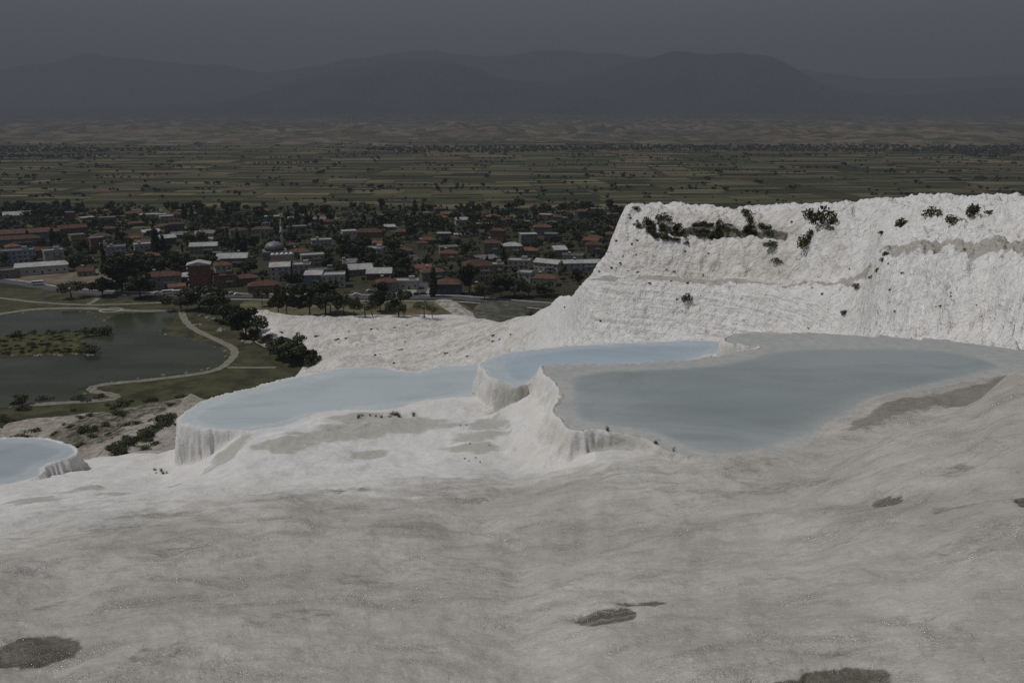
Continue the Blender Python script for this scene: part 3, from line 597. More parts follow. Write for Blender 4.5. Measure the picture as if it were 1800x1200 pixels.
# ------------------------------------------------------------------ fields
rnd = random.Random(7)
FIELD_COLS = [(0.05,0.056,0.028),(0.075,0.08,0.038),(0.125,0.118,0.064),(0.175,0.15,0.09),(0.13,0.104,0.07),(0.036,0.042,0.024),(0.10,0.105,0.058),(0.22,0.19,0.12)]
FIELD_M = []
for i, c in enumerate(FIELD_COLS):
    c = tuple(x*.82 for x in c)
    b = NB('field_crop'); p = b.pos()
    n = b.noise(b.scalev(p, (0.25, 1, 1)), 0.05, 4, 0.6); n2 = b.noise(p, 0.012, 3, 0.5)
    cc = b.mix(b.ramp(n, 0.3, 0.7), tuple(x*0.75 for x in c), tuple(x*1.2 for x in c)); cc = b.mix(b.math('MULTIPLY', b.ramp(n2, 0.5, 0.7), 0.5), cc, (0.06, 0.06, 0.035))
    FIELD_M.append(b.fin(cc, 0.95, 0.1))
def parcels():
    out = []
    bx, by = 520, 430
    for j in range(0, 8):
        for i in range(-7, 8):
            cx, cy = i*bx + (j % 2)*170 + rnd.uniform(-30, 30), 700 + j*by
            if abs(cx) > 0.8*cy + 300: continue
            rot = R(rnd.uniform(-10, 12)); w, h = bx*0.97, by*0.97; zf = .05 + .02*((i*3+j*5) % 17)
            k = max(0.62, cy/1700)
            st = [(-w/2, -h/2, w/2, h/2)]
            while st:
                x0, y0, x1, y1 = st.pop(); ww, hh = x1-x0, y1-y0
                if ww < 150*k and hh < 52*k or (ww*hh < 5200*k*k and rnd.random() < 0.5):
                    out.append((cx, cy, rot, x0+1.5, y0+1.2*k, x1-1.5, y1-1.2*k, zf)); continue
                if hh > 52*k and (hh*2.6 > ww or ww < 150*k): m = y0 + hh*rnd.uniform(.35, .65); st += [(x0, y0, x1, m), (x0, m, x1, y1)]
                else: m = x0 + ww*rnd.uniform(.35, .65); st += [(x0, y0, m, y1), (m, y0, x1, y1)]
    return out
plain_o = bpy.data.objects['plain']
FIELDS = []
hedge_pts = []
for (cx, cy, rot, x0, y0, x1, y1, zf) in parcels():
    c, s = math.cos(rot), math.sin(rot)
    q = [(cx + c*x - s*y, cy + s*x + c*y) for x, y in ((x0, y0), (x1, y0), (x1, y1), (x0, y1))]
    D = math.hypot(q[0][0], q[0][1])
    if min(p[1] for p in q) < 690 + 60*math.sin(cx*0.006) + (-60 if cx > 350 else 0): continue
    if max(p[1] for p in q) > 3150: continue
    if not (-0.72 < q[0][0]/q[0][1] < 0.72): continue
    ci = rnd.choices(range(8), [18, 18, 16, 11, 10, 20, 12, 5])[0]
    FIELDS.append(((x1-x0)*(y1-y0)/D**3, [(a_, b_, zf) for a_, b_ in q], ci))
    if rnd.random() < 0.75:
        n = int((x1-x0)/7*max(0, rnd.random()*1.6-.75))
        e = rnd.choice([(q[0], q[1]), (q[3], q[2]), (q[1], q[2])])
        for k in range(n):
            t = rnd.random(); hedge_pts.append((e[0][0]+(e[1][0]-e[0][0])*t + rnd.uniform(-2, 2), e[0][1]+(e[1][1]-e[0][1])*t + rnd.uniform(-2, 2)))
FIELDS.sort(key=lambda f: -f[0])
for i, (a, q, ci) in enumerate(FIELDS[:290]):
    me = mesh_py('field', q, [(0, 1, 2, 3)]); link('field', me, FIELD_M[ci], plain_o)
rest = FIELDS[290:]
if rest:
    V = []; F = []; mi = []
    for a, q, ci in rest:
        n0 = len(V); V += q; F.append((n0, n0+1, n0+2, n0+3)); mi.append(ci)
    me = mesh_py('field_patchwork', V, F)
    for m in FIELD_M: me.materials.append(m)
    me.polygons.foreach_set('material_index', mi); o = link('field_patchwork', me, None, plain_o); tag(o, kind='stuff')

# ------------------------------------------------------------------ ribbons: roads, paths; pond, island
def ribbon(name, pts, wid, z, mat, label, closed=False):
    P = catmull([px_z(u, v, 0) for u, v in pts], 6, closed); V = []; F = []
    n = len(P)
    for i in range(n):
        a = P[(i-1) % n] if closed or i > 0 else P[i]; b_ = P[(i+1) % n] if closed or i < n-1 else P[i]
        t = np.array(b_)-np.array(a); t = t/np.hypot(*t); nn = np.array([-t[1], t[0]])*wid/2
        w = 1 + 0.12*math.sin(i*1.7)
        for sgn in (1, -1): p = P[i] + sgn*nn*w; V.append((p[0], p[1], z))
    for i in range(n if closed else n-1):
        j = (i+1) % n; F.append((2*i+1, 2*j+1, 2*j, 2*i))
    o = link(name, mesh_py(name, V, F), mat); tag(o, kind='structure', label=label); return o, P
M['asphalt'] = simple('asphalt', (0.085, 0.085, 0.09), 0.9, 0.2, 0.3)
M['pave'] = simple('pale_paving', (0.30, 0.29, 0.265), 0.9, 0.2, 0.4)
M['gravel'] = simple('gravel_path', (0.20, 0.19, 0.155), 0.95, 0.25, 0.5)
M['grass'] = simple('park_grass', (0.054, 0.055, 0.026), 0.95, 0.45, 0.12)
M['drygrass'] = simple('dry_grass', (0.12, 0.108, 0.062), 0.95, 0.4, 0.1)
M['earth'] = simple('bare_earth', (0.16, 0.13, 0.095), 0.95, 0.35, 0.12)
M['reed'] = simple('reeds', (0.062, 0.062, 0.024), 0.9, 0.5, 0.3)
def sheet(name, pts, z, mat, label, sub=4):
    P = catmull([px_z(u, v, 0) for u, v in pts], sub)
    bm = bmesh.new(); vs = [bm.verts.new((p[0], p[1], z)) for p in P]; f = bm.faces.new(vs)
    if f.normal.z < 0: f.normal_flip()
    bm.normal_update(); bmesh.ops.triangulate(bm, faces=bm.faces[:])
    for f in bm.faces:
        if f.normal.z < 0: f.normal_flip()
    me = bpy.data.meshes.new(name); bm.to_mesh(me); bm.free()
    o = link(name, me, mat); tag(o, kind='structure', label=label); return o, P
sheet('lawn', [(-150,520),(60,508),(250,528),(400,545),(440,600),(500,630),(540,655),(470,672),(420,690),(330,705),(250,725),(100,722),(-150,735)], 0.03, M['grass'], 'green lawn round the dark pond')
sheet('park_ground', [(425,545),(445,528),(600,530),(780,528),(830,545),(860,575),(780,590),(600,590),(480,575)], 0.05, M['drygrass'], 'dry grass of the park behind the white slope')
M['rubble'] = simple('pale_rubble', (0.33, 0.31, 0.275), 0.95, 0.55, 0.35)
M['moundgrass'] = simple('mound_grass', (0.085, 0.085, 0.066), 0.95, 0.5, 0.25)
sheet('rubble', [(764,529),(792,527),(822,545),(858,566),(875,578),(830,592),(760,588),(768,562),(800,558),(782,543)], 0.09, M['rubble'], 'pale rubble strip running down from the road beside the park')
sheet('vacant_lot', [(20,488),(80,480),(170,473),(215,476),(215,492),(150,498),(110,500),(40,494)], 0.05, M['earth'], 'bare brown lot behind the road')
sheet('forecourt', [(690,506),(735,500),(775,508),(780,520),(700,521)], 0.06, M['pave'], 'pale paved yard beside the road')
POND_PX = [(-160,590),(-80,568),(0,556),(60,549),(110,547),(150,548),(166,551),(172,560),(186,563),(200,556),(215,551),(245,550),(290,549),(306,556),(303,566),(285,578),(290,588),(318,593),(345,598),(372,606),(392,618),(396,630),(384,643),(362,650),(330,655),(262,664),(195,672),(165,678),(140,683),(135,688),(150,692),(175,697),(184,702),(160,706),(60,713),(0,717),(-90,722),(-170,680)]
PONDO, PONDP = sheet('pond', POND_PX, 0.08, M['pond'], 'dark green still pond beside the lawn', 3)
def mound(name, pts, z0, h, mat, label):
    P = catmull([px_z(u, v, 0) for u, v in pts], 4); n = len(P); c = sum(P)/n; V = []; F = []
    for k, (s, zz) in enumerate(((1.0, z0-0.2), (0.985, z0+h*0.6), (0.9, z0+h), (0.4, z0+h*1.05))):
        for p in P: q = c + (p-c)*s; V.append((q[0], q[1], zz + (0.12*math.sin(q[0]*1.3)+0.1*math.sin(q[1]*2.1) if k > 1 else 0)))
    V.append((c[0], c[1], z0+h*1.05))
    for k in range(3):
        for i in range(n): j = (i+1) % n; F.append((k*n+i, k*n+j, (k+1)*n+j, (k+1)*n+i))
    for i in range(n): F.append((3*n+i, 3*n+(i+1) % n, 4*n))
    o = link(name, mesh_py(name, V, F, sm=True), mat); tag(o, kind='structure', label=label); return P
ISL = mound('island', [(-120,606),(-40,598),(0,596),(30,589),(100,587),(150,583),(188,580),(190,588),(152,593),(140,600),(160,612),(166,621),(100,624),(0,628),(-120,634)], 0.08, 0.5, M['reed'], 'low reedy island in the pond')
mound('mound', [(832,548),(850,536),(885,534),(915,540),(935,552),(915,566),(870,574),(845,570)], 0.02, 2.4, M['moundgrass'], 'dark grassy mound between the road and the white slope')
ribbon('road', [(-120,488),(0,494),(60,502),(120,511),(200,516),(300,518),(420,520),(600,522),(780,523),(840,527),(930,535),(1010,540),(1100,548)], 8.5, 0.10, M['asphalt'], 'grey main road between the village and the park')
ribbon('pavement', [(-120,482),(0,490),(60,497),(120,506),(200,512),(300,514.5),(420,516),(600,518),(780,519),(840,522.5),(930,530),(1010,535)], 2.6, 0.16, M['pave'], 'pale pavement along the village side of the road')
ribbon('pavement', [(390,526),(600,528.5),(780,530),(840,533),(930,541),(1010,548)], 2.2, 0.16, M['pave'], 'pale pavement along the park side of the road')
ribbon('path', [(318,545),(322,556),(328,567),(346,581),(386,600),(409,612),(412,624),(402,636),(385,648),(350,657),(262,668),(192,675),(163,681),(166,688),(196,694),(203,699),(178,704),(60,711.5)], 3.4, 0.14, M['gravel'], 'pale gravel path curving along the pond shore')
ribbon('path', [(-100,515),(0,524),(60,531),(150,536),(240,534),(310,531)], 3.0, 0.14, M['gravel'], 'straight pale footpath between the lawn and the road')
ribbon('path', [(-100,562),(0,552),(60,544),(140,542),(200,545),(260,547),(318,545)], 4.5, 0.15, M['gravel'], 'broad pale path along the far shore of the pond')
ribbon('path', [(150,537),(165,530),(174,522)], 3.0, 0.15, M['gravel'], 'short footpath climbing from the pond to the road')
ribbon('path', [(176,546),(200,541.5),(215,543.5),(205,548),(185,549)], 1.4, 0.16, M['pave'], 'pale oval kerb path round a small bed', closed=True)
ribbon('path', [(400,646),(440,646.5),(485,646)], 2.0, 0.14, M['gravel'], 'thin pale trail crossing the lawn')
ribbon('street', [(306,397),(330,400),(345,405),(352,412),(380,420),(420,432)], 6.0, 0.10, M['pave'], 'pale street winding through the village')
ribbon('street', [(500,445),(520,470),(515,495),(500,518)], 6.0, 0.10, M['asphalt'], 'side street leading down from the mosque')
ribbon('street', [(700,430),(735,460),(745,490),(740,515)], 6.0, 0.10, M['asphalt'], 'side street between the trees and the forecourt')

# ------------------------------------------------------------------ foliage prototypes
def mat_leaf(name, c, dk=0.5):
    b = NB(name); g = b.pos(); oi = b.n('ObjectInfo').outputs['Random']
    n = b.noise(g, 0.7, 3, 0.6)
    c1 = b.mix(b.ramp(n, 0.3, 0.7), tuple(x*dk for x in c), tuple(x*1.35 for x in c))
    hs = b.n('HueSaturation'); b.l(c1, hs.inputs['Color']); b.l(b.math('MULTIPLY_ADD', oi, 0.85, 0.6), hs.inputs['Value'])
    b.l(b.math('MULTIPLY_ADD', b.math('FRACT', b.math('MULTIPLY', oi, 5.7)), 0.05, 0.475), hs.inputs['Hue'])
    return b.fin(hs.outputs[0], 0.8, 0.15)
M['leaf'] = mat_leaf('leaf_dark', (0.043, 0.054, 0.025)); M['leaf2'] = mat_leaf('leaf_olive', (0.055, 0.062, 0.027)); M['cyp'] = mat_leaf('leaf_cypress', (0.026, 0.034, 0.018))
M['bark'] = simple('bark', (0.07, 0.055, 0.042), 0.95, 0.3, 2)
M['scrub'] = mat_leaf('leaf_scrub', (0.068, 0.076, 0.036))
nr = np.random.default_rng(11)
def leaf_cloud(centers, radii, n, size, flat=0.8):
    cs = np.array(centers, float); rs = np.array(radii, float)
    pk = nr.choice(len(cs), n, p=(rs**2)/(rs**2).sum())
    d = nr.normal(size=(n, 3)); d /= np.linalg.norm(d, axis=1)[:, None]
    rr = (0.55 + 0.5*nr.random(n)**0.6)*rs[pk]
    P = cs[pk] + d*rr[:, None]*np.array([1, 1, flat])
    t = nr.normal(size=(n, 3)); t /= np.linalg.norm(t, axis=1)[:, None]
    nn = d*0.8 + nr.normal(size=(n, 3))*0.5; a = np.cross(nn, t); a /= np.linalg.norm(a, axis=1)[:, None]; c = np.cross(nn, a); c /= np.linalg.norm(c, axis=1)[:, None]
    s = size*(0.6 + 0.8*nr.random(n))[:, None]
    V = np.stack([P-a*s, P-c*s*0.8, P+a*s, P+c*s*0.8], 1).reshape(-1, 3)
    return V, np.arange(n*4).reshape(-1, 4)
def trunk_mesh(h, r, limbs):
    V = []; F = []
    def tube(p0, p1, r0, r1, k=6):
        p0 = Vector(p0); p1 = Vector(p1); q = (p1-p0).to_track_quat('Z', 'Y'); n0 = len(V)
        for p, rr in ((p0, r0), ((p0+p1)/2 + Vector((.06*h*nr.normal()*.3, .06*h*nr.normal()*.3, 0)), (r0+r1)/2), (p1, r1)):
            for i in range(k): a = 2*math.pi*i/k; V.append(tuple(p + q @ Vector((math.cos(a)*rr, math.sin(a)*rr, 0))))
        for s in range(2):
            for i in range(k): j = (i+1) % k; F.append((n0+s*k+i, n0+s*k+j, n0+(s+1)*k+j, n0+(s+1)*k+i))
    tube((0, 0, -0.25), (0, 0, h), r*1.25, r*0.75)
    for p in limbs: tube((0, 0, h*0.92), p, r*0.6, r*0.2, 5)
    return mesh_py('trunk', V, F, sm=True)
PROTO = {}
def make_broad(kind, k, n, size, flat, trunk_h, mat, spread=0.62):
    H = 1.0; cs = []; rs = []
    m = 9 + k % 4
    for i in range(m):
        a = nr.random()*2*math.pi; r = spread*0.5*math.sqrt(nr.random()); zz = trunk_h + 0.16 + (H-trunk_h-0.3)*nr.random()
        cs.append((r*math.cos(a)*1.05, r*math.sin(a)*1.05, zz)); rs.append(0.13+0.09*nr.random())
    cs = [(x*10, y*10, z*10) for x, y, z in cs]; rs = [r*10 for r in rs]
    V, F = leaf_cloud(cs, rs, n, size, flat); cm = mesh_np('crown', V, F, False); cm.materials.append(M[mat])
    tm = trunk_mesh(trunk_h*10+1.2, 0.22, cs[:4]); tm.materials.append(M['bark'])
    PROTO.setdefault(kind, []).append((cm, tm))
for k in range(5): make_broad('broad', k, 1500, 0.42, 0.85, 0.24, 'leaf')
for k in range(3): make_broad('olive', k, 1000, 0.36, 0.8, 0.30, 'leaf2', 0.7)
for k in range(2): make_broad('sparse', k, 320, 0.34, 0.8, 0.38, 'leaf2', 0.75)
def make_cypress(kind, k, w, mat, n):
    V = []; zz = np.linspace(0.5, 9.9, 16)
    cs = [(0.12*nr.normal(), 0.12*nr.normal(), z) for z in zz]; rs = [max(0.2, w*math.sin(min(1, (10.2-z)/9.8)*math.pi*0.62)*(0.6+0.4*min(1, z/2))) for z in zz]
    V, F = leaf_cloud(cs, rs, n, 0.3, 1.2); cm = mesh_np('crown', V, F, False); cm.materials.append(M[mat])
    tm = trunk_mesh(4.0, 0.16, []); tm.materials.append(M['bark']); PROTO.setdefault(kind, []).append((cm, tm))
for k in range(2): make_cypress('cypress', k, 0.95, 'cyp', 800)
for k in range(2): make_cypress('poplar', k, 1.25, 'leaf', 800)
def make_bush(kind, k, n, size, mat):
    cs = [(nr.normal()*2.0, nr.normal()*2.0, 2.2+2.6*nr.random()) for i in range(7)]; rs = [1.6+1.6*nr.random() for i in range(7)]
    V, F = leaf_cloud(cs, rs, n, size, 0.9); V[:, 2] = np.abs(V[:, 2]); PROTO.setdefault(kind, []).append((mesh_np('bush', V/7.0*1.0, F, False), None)); PROTO[kind][-1][0].materials.append(M[mat])
for k in range(4): make_bush('bush', k, 420, 0.55, 'scrub')
def make_far(k):
    cs = [(nr.normal()*1.3, nr.normal()*1.3, 3.4+3*nr.random()) for i in range(5)]; V, F = leaf_cloud(cs, [1.9]*5, 70, 1.05, 1.0); V[:, 2] = np.maximum(V[:, 2], 0)
    me = mesh_np('field_tree', V, F, False); me.materials.append(M['leaf']); PROTO.setdefault('far', []).append((me, None))
for k in range(4): make_far(k)

TREES = []
def tree(kind, x, y, h, w=None, name='tree', label='', cat='tree', group=None, zz=None):
    cm, tm = rnd.choice(PROTO[kind]); z = ground(x, y) if zz is None else zz
    sw = (w if w else h*rnd.uniform(.85, 1.15))/10.0
    if tm is None:
        o = link(name, cm, None, None, (x, y, z-0.02), rnd.uniform(0, 6.28), (sw*10, sw*10*rnd.uniform(.85, 1.15), h) if kind == 'bush' else (sw, sw, h/10))
        tag(o, label, cat, group); return o
    if kind in ('cypress', 'poplar'): sw = max(w*.42, h*.085) if name == 'cypress_tree' else h*.09
    e = empty(name, (x, y, z), rnd.uniform(0, 6.28)); e.scale = (sw, sw, h/10)
    link('crown', cm, None, e); link('trunk', tm, None, e); tag(e, label, cat, group)
    TREES.append((x, y, h)); return e
def tree_px(kind, u, v, hpx, wpx, label, group, name='tree'):
    x, y = px_z(u, v, 0); s = math.sqrt(x*x+y*y+CAMZ**2)/FPX
    return tree(kind, x, y, hpx*s, wpx*s*1.25, name, label, 'tree', group)

# park and pond trees, each placed where it stands
PT = [
 ('olive',125,523,26,34,'broad tree at the road beside the bare lot'),('broad',180,521,34,36,'rounded tree where the pond path meets the road'),('broad',215,512,62,50,'tall dark tree right of the bare lot'),
 ('broad',247,524,44,46,'dark tree mirrored in the far end of the pond'),('broad',205,516,24,22,'small dark tree squeezed behind the rounded pond tree'),
 ('olive',318,544,30,46,'low spreading tree with forked trunk at the pond corner'),('broad',350,543,38,46,'dark tree below the brick tower'),('broad',378,548,42,44,'dark tree between the brick tower and the white spur'),
 ('broad',393,562,40,40,'tree leaning over the tip of the white spur'),('broad',412,576,36,36,'bushy tree on the bank under the spur tip'),('broad',432,592,50,48,'bushy tree on the bank, middle of the row'),('olive',455,598,40,34,'paler tree on the bank beside the white face'),
 ('broad',495,632,46,44,'large dark tree at the foot of the white slope'),('broad',520,638,50,50,'largest dark tree at the foot of the white slope'),('broad',543,642,34,30,'low dark tree nearest to the pale pool'),
 ('olive',461,538,34,22,'slim park tree with a bare trunk before the low restaurant'),('broad',505,560,52,36,'park tree in the clump left of the lawn, taller'),('broad',490,556,42,30,'park tree at the left end of the clump'),
 ('broad',545,556,56,44,'wide park tree with a low shadow'),('broad',572,552,60,50,'tallest park tree in the middle clump'),('olive',582,561,44,48,'spreading park tree in front of the tallest one'),('olive',605,556,36,32,'park tree at the right end of the middle clump'),
 ('olive',623,563,30,26,'small park tree standing alone by the crest'),('sparse',642,562,30,32,'thin-leaved park tree, left of a pair'),('sparse',655,561,28,26,'thin-leaved park tree, right of a pair'),
 ('broad',668,548,44,36,'dark park tree beside the large round one'),('broad',701,559,46,40,'large round park tree with a clear trunk'),('olive',710,562,26,18,'little tree behind the large round park tree'),
 ('sparse',746,566,32,34,'feathery light tree at the right end of the park'),('sparse',760,565,24,22,'small feathery tree beside the light one'),
 ('olive',628,535,14,8,'young park tree near the road'),('sparse',611,532,22,12,'thin sapling near the road'),('olive',40,716,18,28,'lone round bush-like tree on the near pond shore'),
 ('olive',852,527,30,30,'roadside tree behind the grassy mound'),('broad',880,524,40,40,'roadside tree right of the orange pavilion'),('broad',905,522,36,40,'roadside tree below the white house'),('olive',930,522,26,34,'low roadside tree near the cliff foot'),('broad',958,520,24,34,'roadside tree half hidden by the cliff'),('broad',825,517,52,34,'dark tree beside the red-roofed restaurant'),('broad',668,520,24,26,'small street tree left of the forecourt'),
]
for k, u, v, h, w, lb in PT: tree_px(k, u, v, h, w, lb, 'trees of the park and pond')
CY = [(94,428,26,9),(50,428,22,8),(184,470,46,7),(276,452,58,13),(288,450,40,10),(420,448,44,12),(430,446,36,10),(762,521,62,11),(856,470,24,8),(885,462,30,9),(610,494,28,9),(1028,466,20,7),(730,378,30,8),(744,380,26,7),(540,400,34,9),(548,400,30,8),(560,402,26,8),(876,385,22,6),(865,384,20,5),(805,396,20,6),(325,385,26,9),(338,386,24,8),(400,385,24,8),(460,386,22,8),(508,392,26,8),(522,395,30,9),(640,396,24,8),(660,394,26,8),(690,396,24,8),(715,398,22,7)]
CYO = []
for i, (u, v, h, w) in enumerate(CY):
    o = tree_px('poplar' if i in (7, 12, 13) else 'cypress', u, v, h, w, 'tall dark poplar standing alone between forecourt and restaurant' if i == 7 else ('narrow dark poplar in the fields beyond the village' if i in (12, 13) else 'slender dark cypress among the village houses'), 'cypresses of the village', 'cypress_tree')
    if i != 7: CYO.append((u, v, 'narrow dark poplar' if i in (12, 13) else 'slender dark cypress', o))
# dark shrubs on the bank between lawn and white slope
for i in range(34):
    t = rnd.random(); u = 395 + t*160 + rnd.uniform(-10, 10); v = 560 + t*86 + rnd.uniform(-10, 12)
    x, y = px_z(u, v, 0); tree('bush', x, y, rnd.uniform(1.5, 3.2), rnd.uniform(2, 4.5), 'bush', 'dark bush on the bank between the lawn and the white slope', 'bush', 'bushes of the bank')

# ------------------------------------------------------------------ houses
def wallmat(n, c): M['w_'+n] = simple('plaster_'+n, c, 0.9, 0.16, 0.5, 0.2, 0.12)
for n, c in dict(white=(.36,.355,.345), cream=(.26,.24,.20), grey=(.17,.17,.17), lilac=(.33,.325,.40), paleblue=(.27,.31,.38), brown=(.15,.10,.075), brick=(.15,.068,.05), blue=(.13,.17,.25), navy=(.05,.06,.09), ochre=(.24,.17,.08), olive=(.25,.23,.15), green=(.10,.15,.10), dark=(.08,.08,.085)).items(): wallmat(n, c)
def mat_tile(name, c):
    b = NB(name); p = b.objco(); n = b.noise(p, 0.5, 5, 0.65); n2 = b.noise(p, 3.0, 2, 0.5)
    oi = b.n('ObjectInfo').outputs['Random']
    cc = b.mix(b.ramp(n, 0.3, 0.72), tuple(x*.62 for x in c), tuple(x*1.18 for x in c)); cc = b.mix(b.math('MULTIPLY', n2, 0.3), cc, (0.06, 0.045, 0.035))
    hs = b.n('HueSaturation'); b.l(cc, hs.inputs['Color']); b.l(b.math('MULTIPLY_ADD', oi, 0.5, 0.75), hs.inputs['Value'])
    w = b.n('TexWave', wave_type='BANDS', bands_direction='X'); b.l(p, w.inputs[0]); w.inputs['Scale'].default_value = 1.6
    return b.fin(hs.outputs[0], 0.9, 0.15, b.bump(w.outputs['Fac'], 0.4, 0.08))
M['r_terra'] = mat_tile('terracotta_tiles', (.125, .07, .054)); M['r_orange'] = mat_tile('orange_tiles', (.175, .092, .06)); M['r_brown'] = mat_tile('brown_tiles', (.11, .07, .052))
for n, c in dict(white=(.36,.355,.345), grey=(.15,.148,.145), dark=(.10,.10,.10), blue=(.14,.18,.27)).items(): M['r_'+n] = simple('roofing_'+n, c, 0.75, 0.22, 0.35, 0.3)
M['glass'] = simple('window_glass', (0.025, 0.028, 0.033), 0.15, 0.2, 0.6, 0.5); M['door'] = simple('door_wood', (.07, .05, .035), 0.7); M['metal'] = simple('bright_metal', (.75, .75, .76), 0.3, 0.05, 1, 0.6)
CUBE_V = [(-.5,-.5,0),(.5,-.5,0),(.5,.5,0),(-.5,.5,0),(-.5,-.5,1),(.5,-.5,1),(.5,.5,1),(-.5,.5,1)]
CUBE_F = [(0,3,2,1),(4,5,6,7),(0,1,5,4),(1,2,6,5),(2,3,7,6),(3,0,4,7)]
cube_cache = {}
def unit(mat):
    if mat not in cube_cache:
        me = mesh_py('block', CUBE_V, CUBE_F); me.materials.append(M[mat]); cube_cache[mat] = me
    return cube_cache[mat]
def block(name, mat, parent, loc, size, rotz=0):
    o = bpy.data.objects.new(name, unit(mat)); COL.objects.link(o); o.parent = parent; o.location = loc; o.scale = size
    if rotz: o.rotation_euler = (0, 0, rotz)
    return o
def window(root, x, y, z, w, h, side=None):
    fr = block('window', 'w_white', root, (x, y, z), (w, .10, h) if side is None else (.10, w, h))
    pane = bpy.data.objects.new('pane', unit('glass')); COL.objects.link(pane); pane.parent = fr
    if side is None: pane.location = (0, -0.28, 0.09); pane.scale = (0.84, 0.6, 0.82)
    else: pane.location = (0.28*side, 0, 0.09); pane.scale = (0.6, 0.84, 0.82)
HOUSES = []
def house(x, y, w, d, h, roof, rc, wc, yaw, st, label, group=None, name='house', heater=False, far=False):
    az = math.atan2(x, y); root = empty(name, (x, y, 0), -az + R(yaw))
    tag(root, label, 'house', group)
    HOUSES.append((x, y, max(w, d)/2))
    block('wall', 'w_'+wc, root, (0, 0, -0.3), (w, d, h+0.3))
    ov = 0.55
    if roof in ('hip', 'gable'):
        W2, D2 = w/2+ov, d/2+ov; rh = min(W2, D2)*0.42; e = 0.22
        if roof == 'hip': rx, ry = (max(W2-D2, 0.1), 0.0) if W2 >= D2 else (0.0, max(D2-W2, .1))
        else: rx, ry = (W2, 0.0) if W2 >= D2 else (0.0, D2)
        V = [(-W2,-D2,0),(W2,-D2,0),(W2,D2,0),(-W2,D2,0),(-W2,-D2,e),(W2,-D2,e),(W2,D2,e),(-W2,D2,e)]
        if W2 >= D2:
            V += [(-rx,0,rh+e),(rx,0,rh+e)]; T_ = [(4,5,9,8),(6,7,8,9),(5,6,9),(7,4,8)]
        else:
            V += [(0,-ry,rh+e),(0,ry,rh+e)]; T_ = [(5,6,9,8),(7,4,8,9),(4,5,8),(6,7,9)]
        ro = link('roof', mesh_py('roof', V, [(0,3,2,1),(0,1,5,4),(1,2,6,5),(2,3,7,6),(3,0,4,7)]+T_), M['r_'+rc], root, (0, 0, h))
        if not far and rnd.random() < 0.6: block('chimney', 'w_cream', ro, (W2*0.4*rnd.choice((-1, 1)), D2*0.25, rh*0.45), (0.7, 0.7, rh*0.9))
    elif roof == 'shed':
        W2, D2 = w/2+ov, d/2+ov; rh = d*0.16
        V = [(-W2,-D2,0),(W2,-D2,0),(W2,D2,rh),(-W2,D2,rh),(-W2,-D2,.22),(W2,-D2,.22),(W2,D2,rh+.22),(-W2,D2,rh+.22)]
        ro = link('roof', mesh_py('roof', V, CUBE_F), M['r_'+rc], root, (0, 0, h))
    else:
        ro = block('roof', 'r_'+rc, root, (0, 0, h), (w+0.5, d+0.5, 0.3))
        if not far:
            for sx, sy, lx, ly in ((0, -1, w+.5, .25), (0, 1, w+.5, .25), (1, 0, .25, d-.02), (-1, 0, .25, d-.02)):
                block('parapet', 'w_'+wc, root, (sx*(w/2+.1), sy*(d/2+.1), h+0.3), (lx, ly, .55))
            if rnd.random() < .5: block('roof_hut', 'w_'+wc, root, (w*.22, d*.18, h+.3), (min(3.5, w*.3), min(3.2, d*.35), 2.1))
    if heater or (not far and rnd.random() < .4):
        hz = h + (0.3 if roof == 'flat' else min(w, d)*.2); hx = -w*.2
        tkV = []; k = 8
        for e_ in (-.9, .9):
            for i in range(k): a = 2*math.pi*i/k; tkV.append((e_, .32*math.cos(a), .32*math.sin(a)))
        tkF = [(i, (i+1) % k, k+(i+1) % k, k+i) for i in range(k)] + [tuple(range(k))[::-1], tuple(range(k, 2*k))]
        link('water_tank', mesh_py('water_tank', tkV, tkF), M['metal'], root, (hx, d*.1, hz+1.5))
        s = block('solar_panel', 'glass', root, (hx, d*.1-1.1, hz+.4), (1.9, 1.9, .08)); s.rotation_euler = (R(35), 0, 0)
    sh = h/st; ww = min(1.35, w*.12+.5); wh = min(1.5, sh*.48); n = max(2, min(7, int(w/3.1)))
    for s_ in range(st):
        for i in range(n):
            if s_ == 0 and i == n//2: continue
            window(root, (i+.5)/n*w-w/2, -d/2-.04, s_*sh+sh*.3, ww, wh)
        m = max(1, min(3, int(d/4)))
        side = 1 if x < 0 else -1           # the gable end turned to the terrace
        side = side if abs(yaw) < 4 else (1 if yaw < 0 else -1)
        if far: continue
        for i in range(m): window(root, side*(w/2+.04), (i+.5)/m*d-d/2, s_*sh+sh*.3, ww, wh, side)
    dr = block('door', 'door', root, ((n//2+.5)/n*w-w/2, -d/2-.05, 0), (1.1, .10, min(2.2, sh*.75)))
    block('handle', 'metal', dr, (.36, -.55, .45), (.08, .5, .06))
    if st >= 2 and not far and w > 9:
        for s_ in range(1, st): block('balcony', 'w_white' if wc != 'white' else 'w_grey', root, (w*.18, -d/2-.62, s_*sh-.12), (w*.34, 1.2, .9))
    return root
def hpx(u, v, wpx, hp, d, roof, rc, wc, yaw, st, label, **kw):
    x, y = px_z(u, v, 0); s = math.sqrt(x*x+y*y+CAMZ**2)/FPX
    az = math.atan2(x, y); x += math.sin(az)*d/2; y += math.cos(az)*d/2
    return house(x, y, wpx*s, d, max(2.6, hp*s), roof, rc, wc, yaw, st, label, **kw)
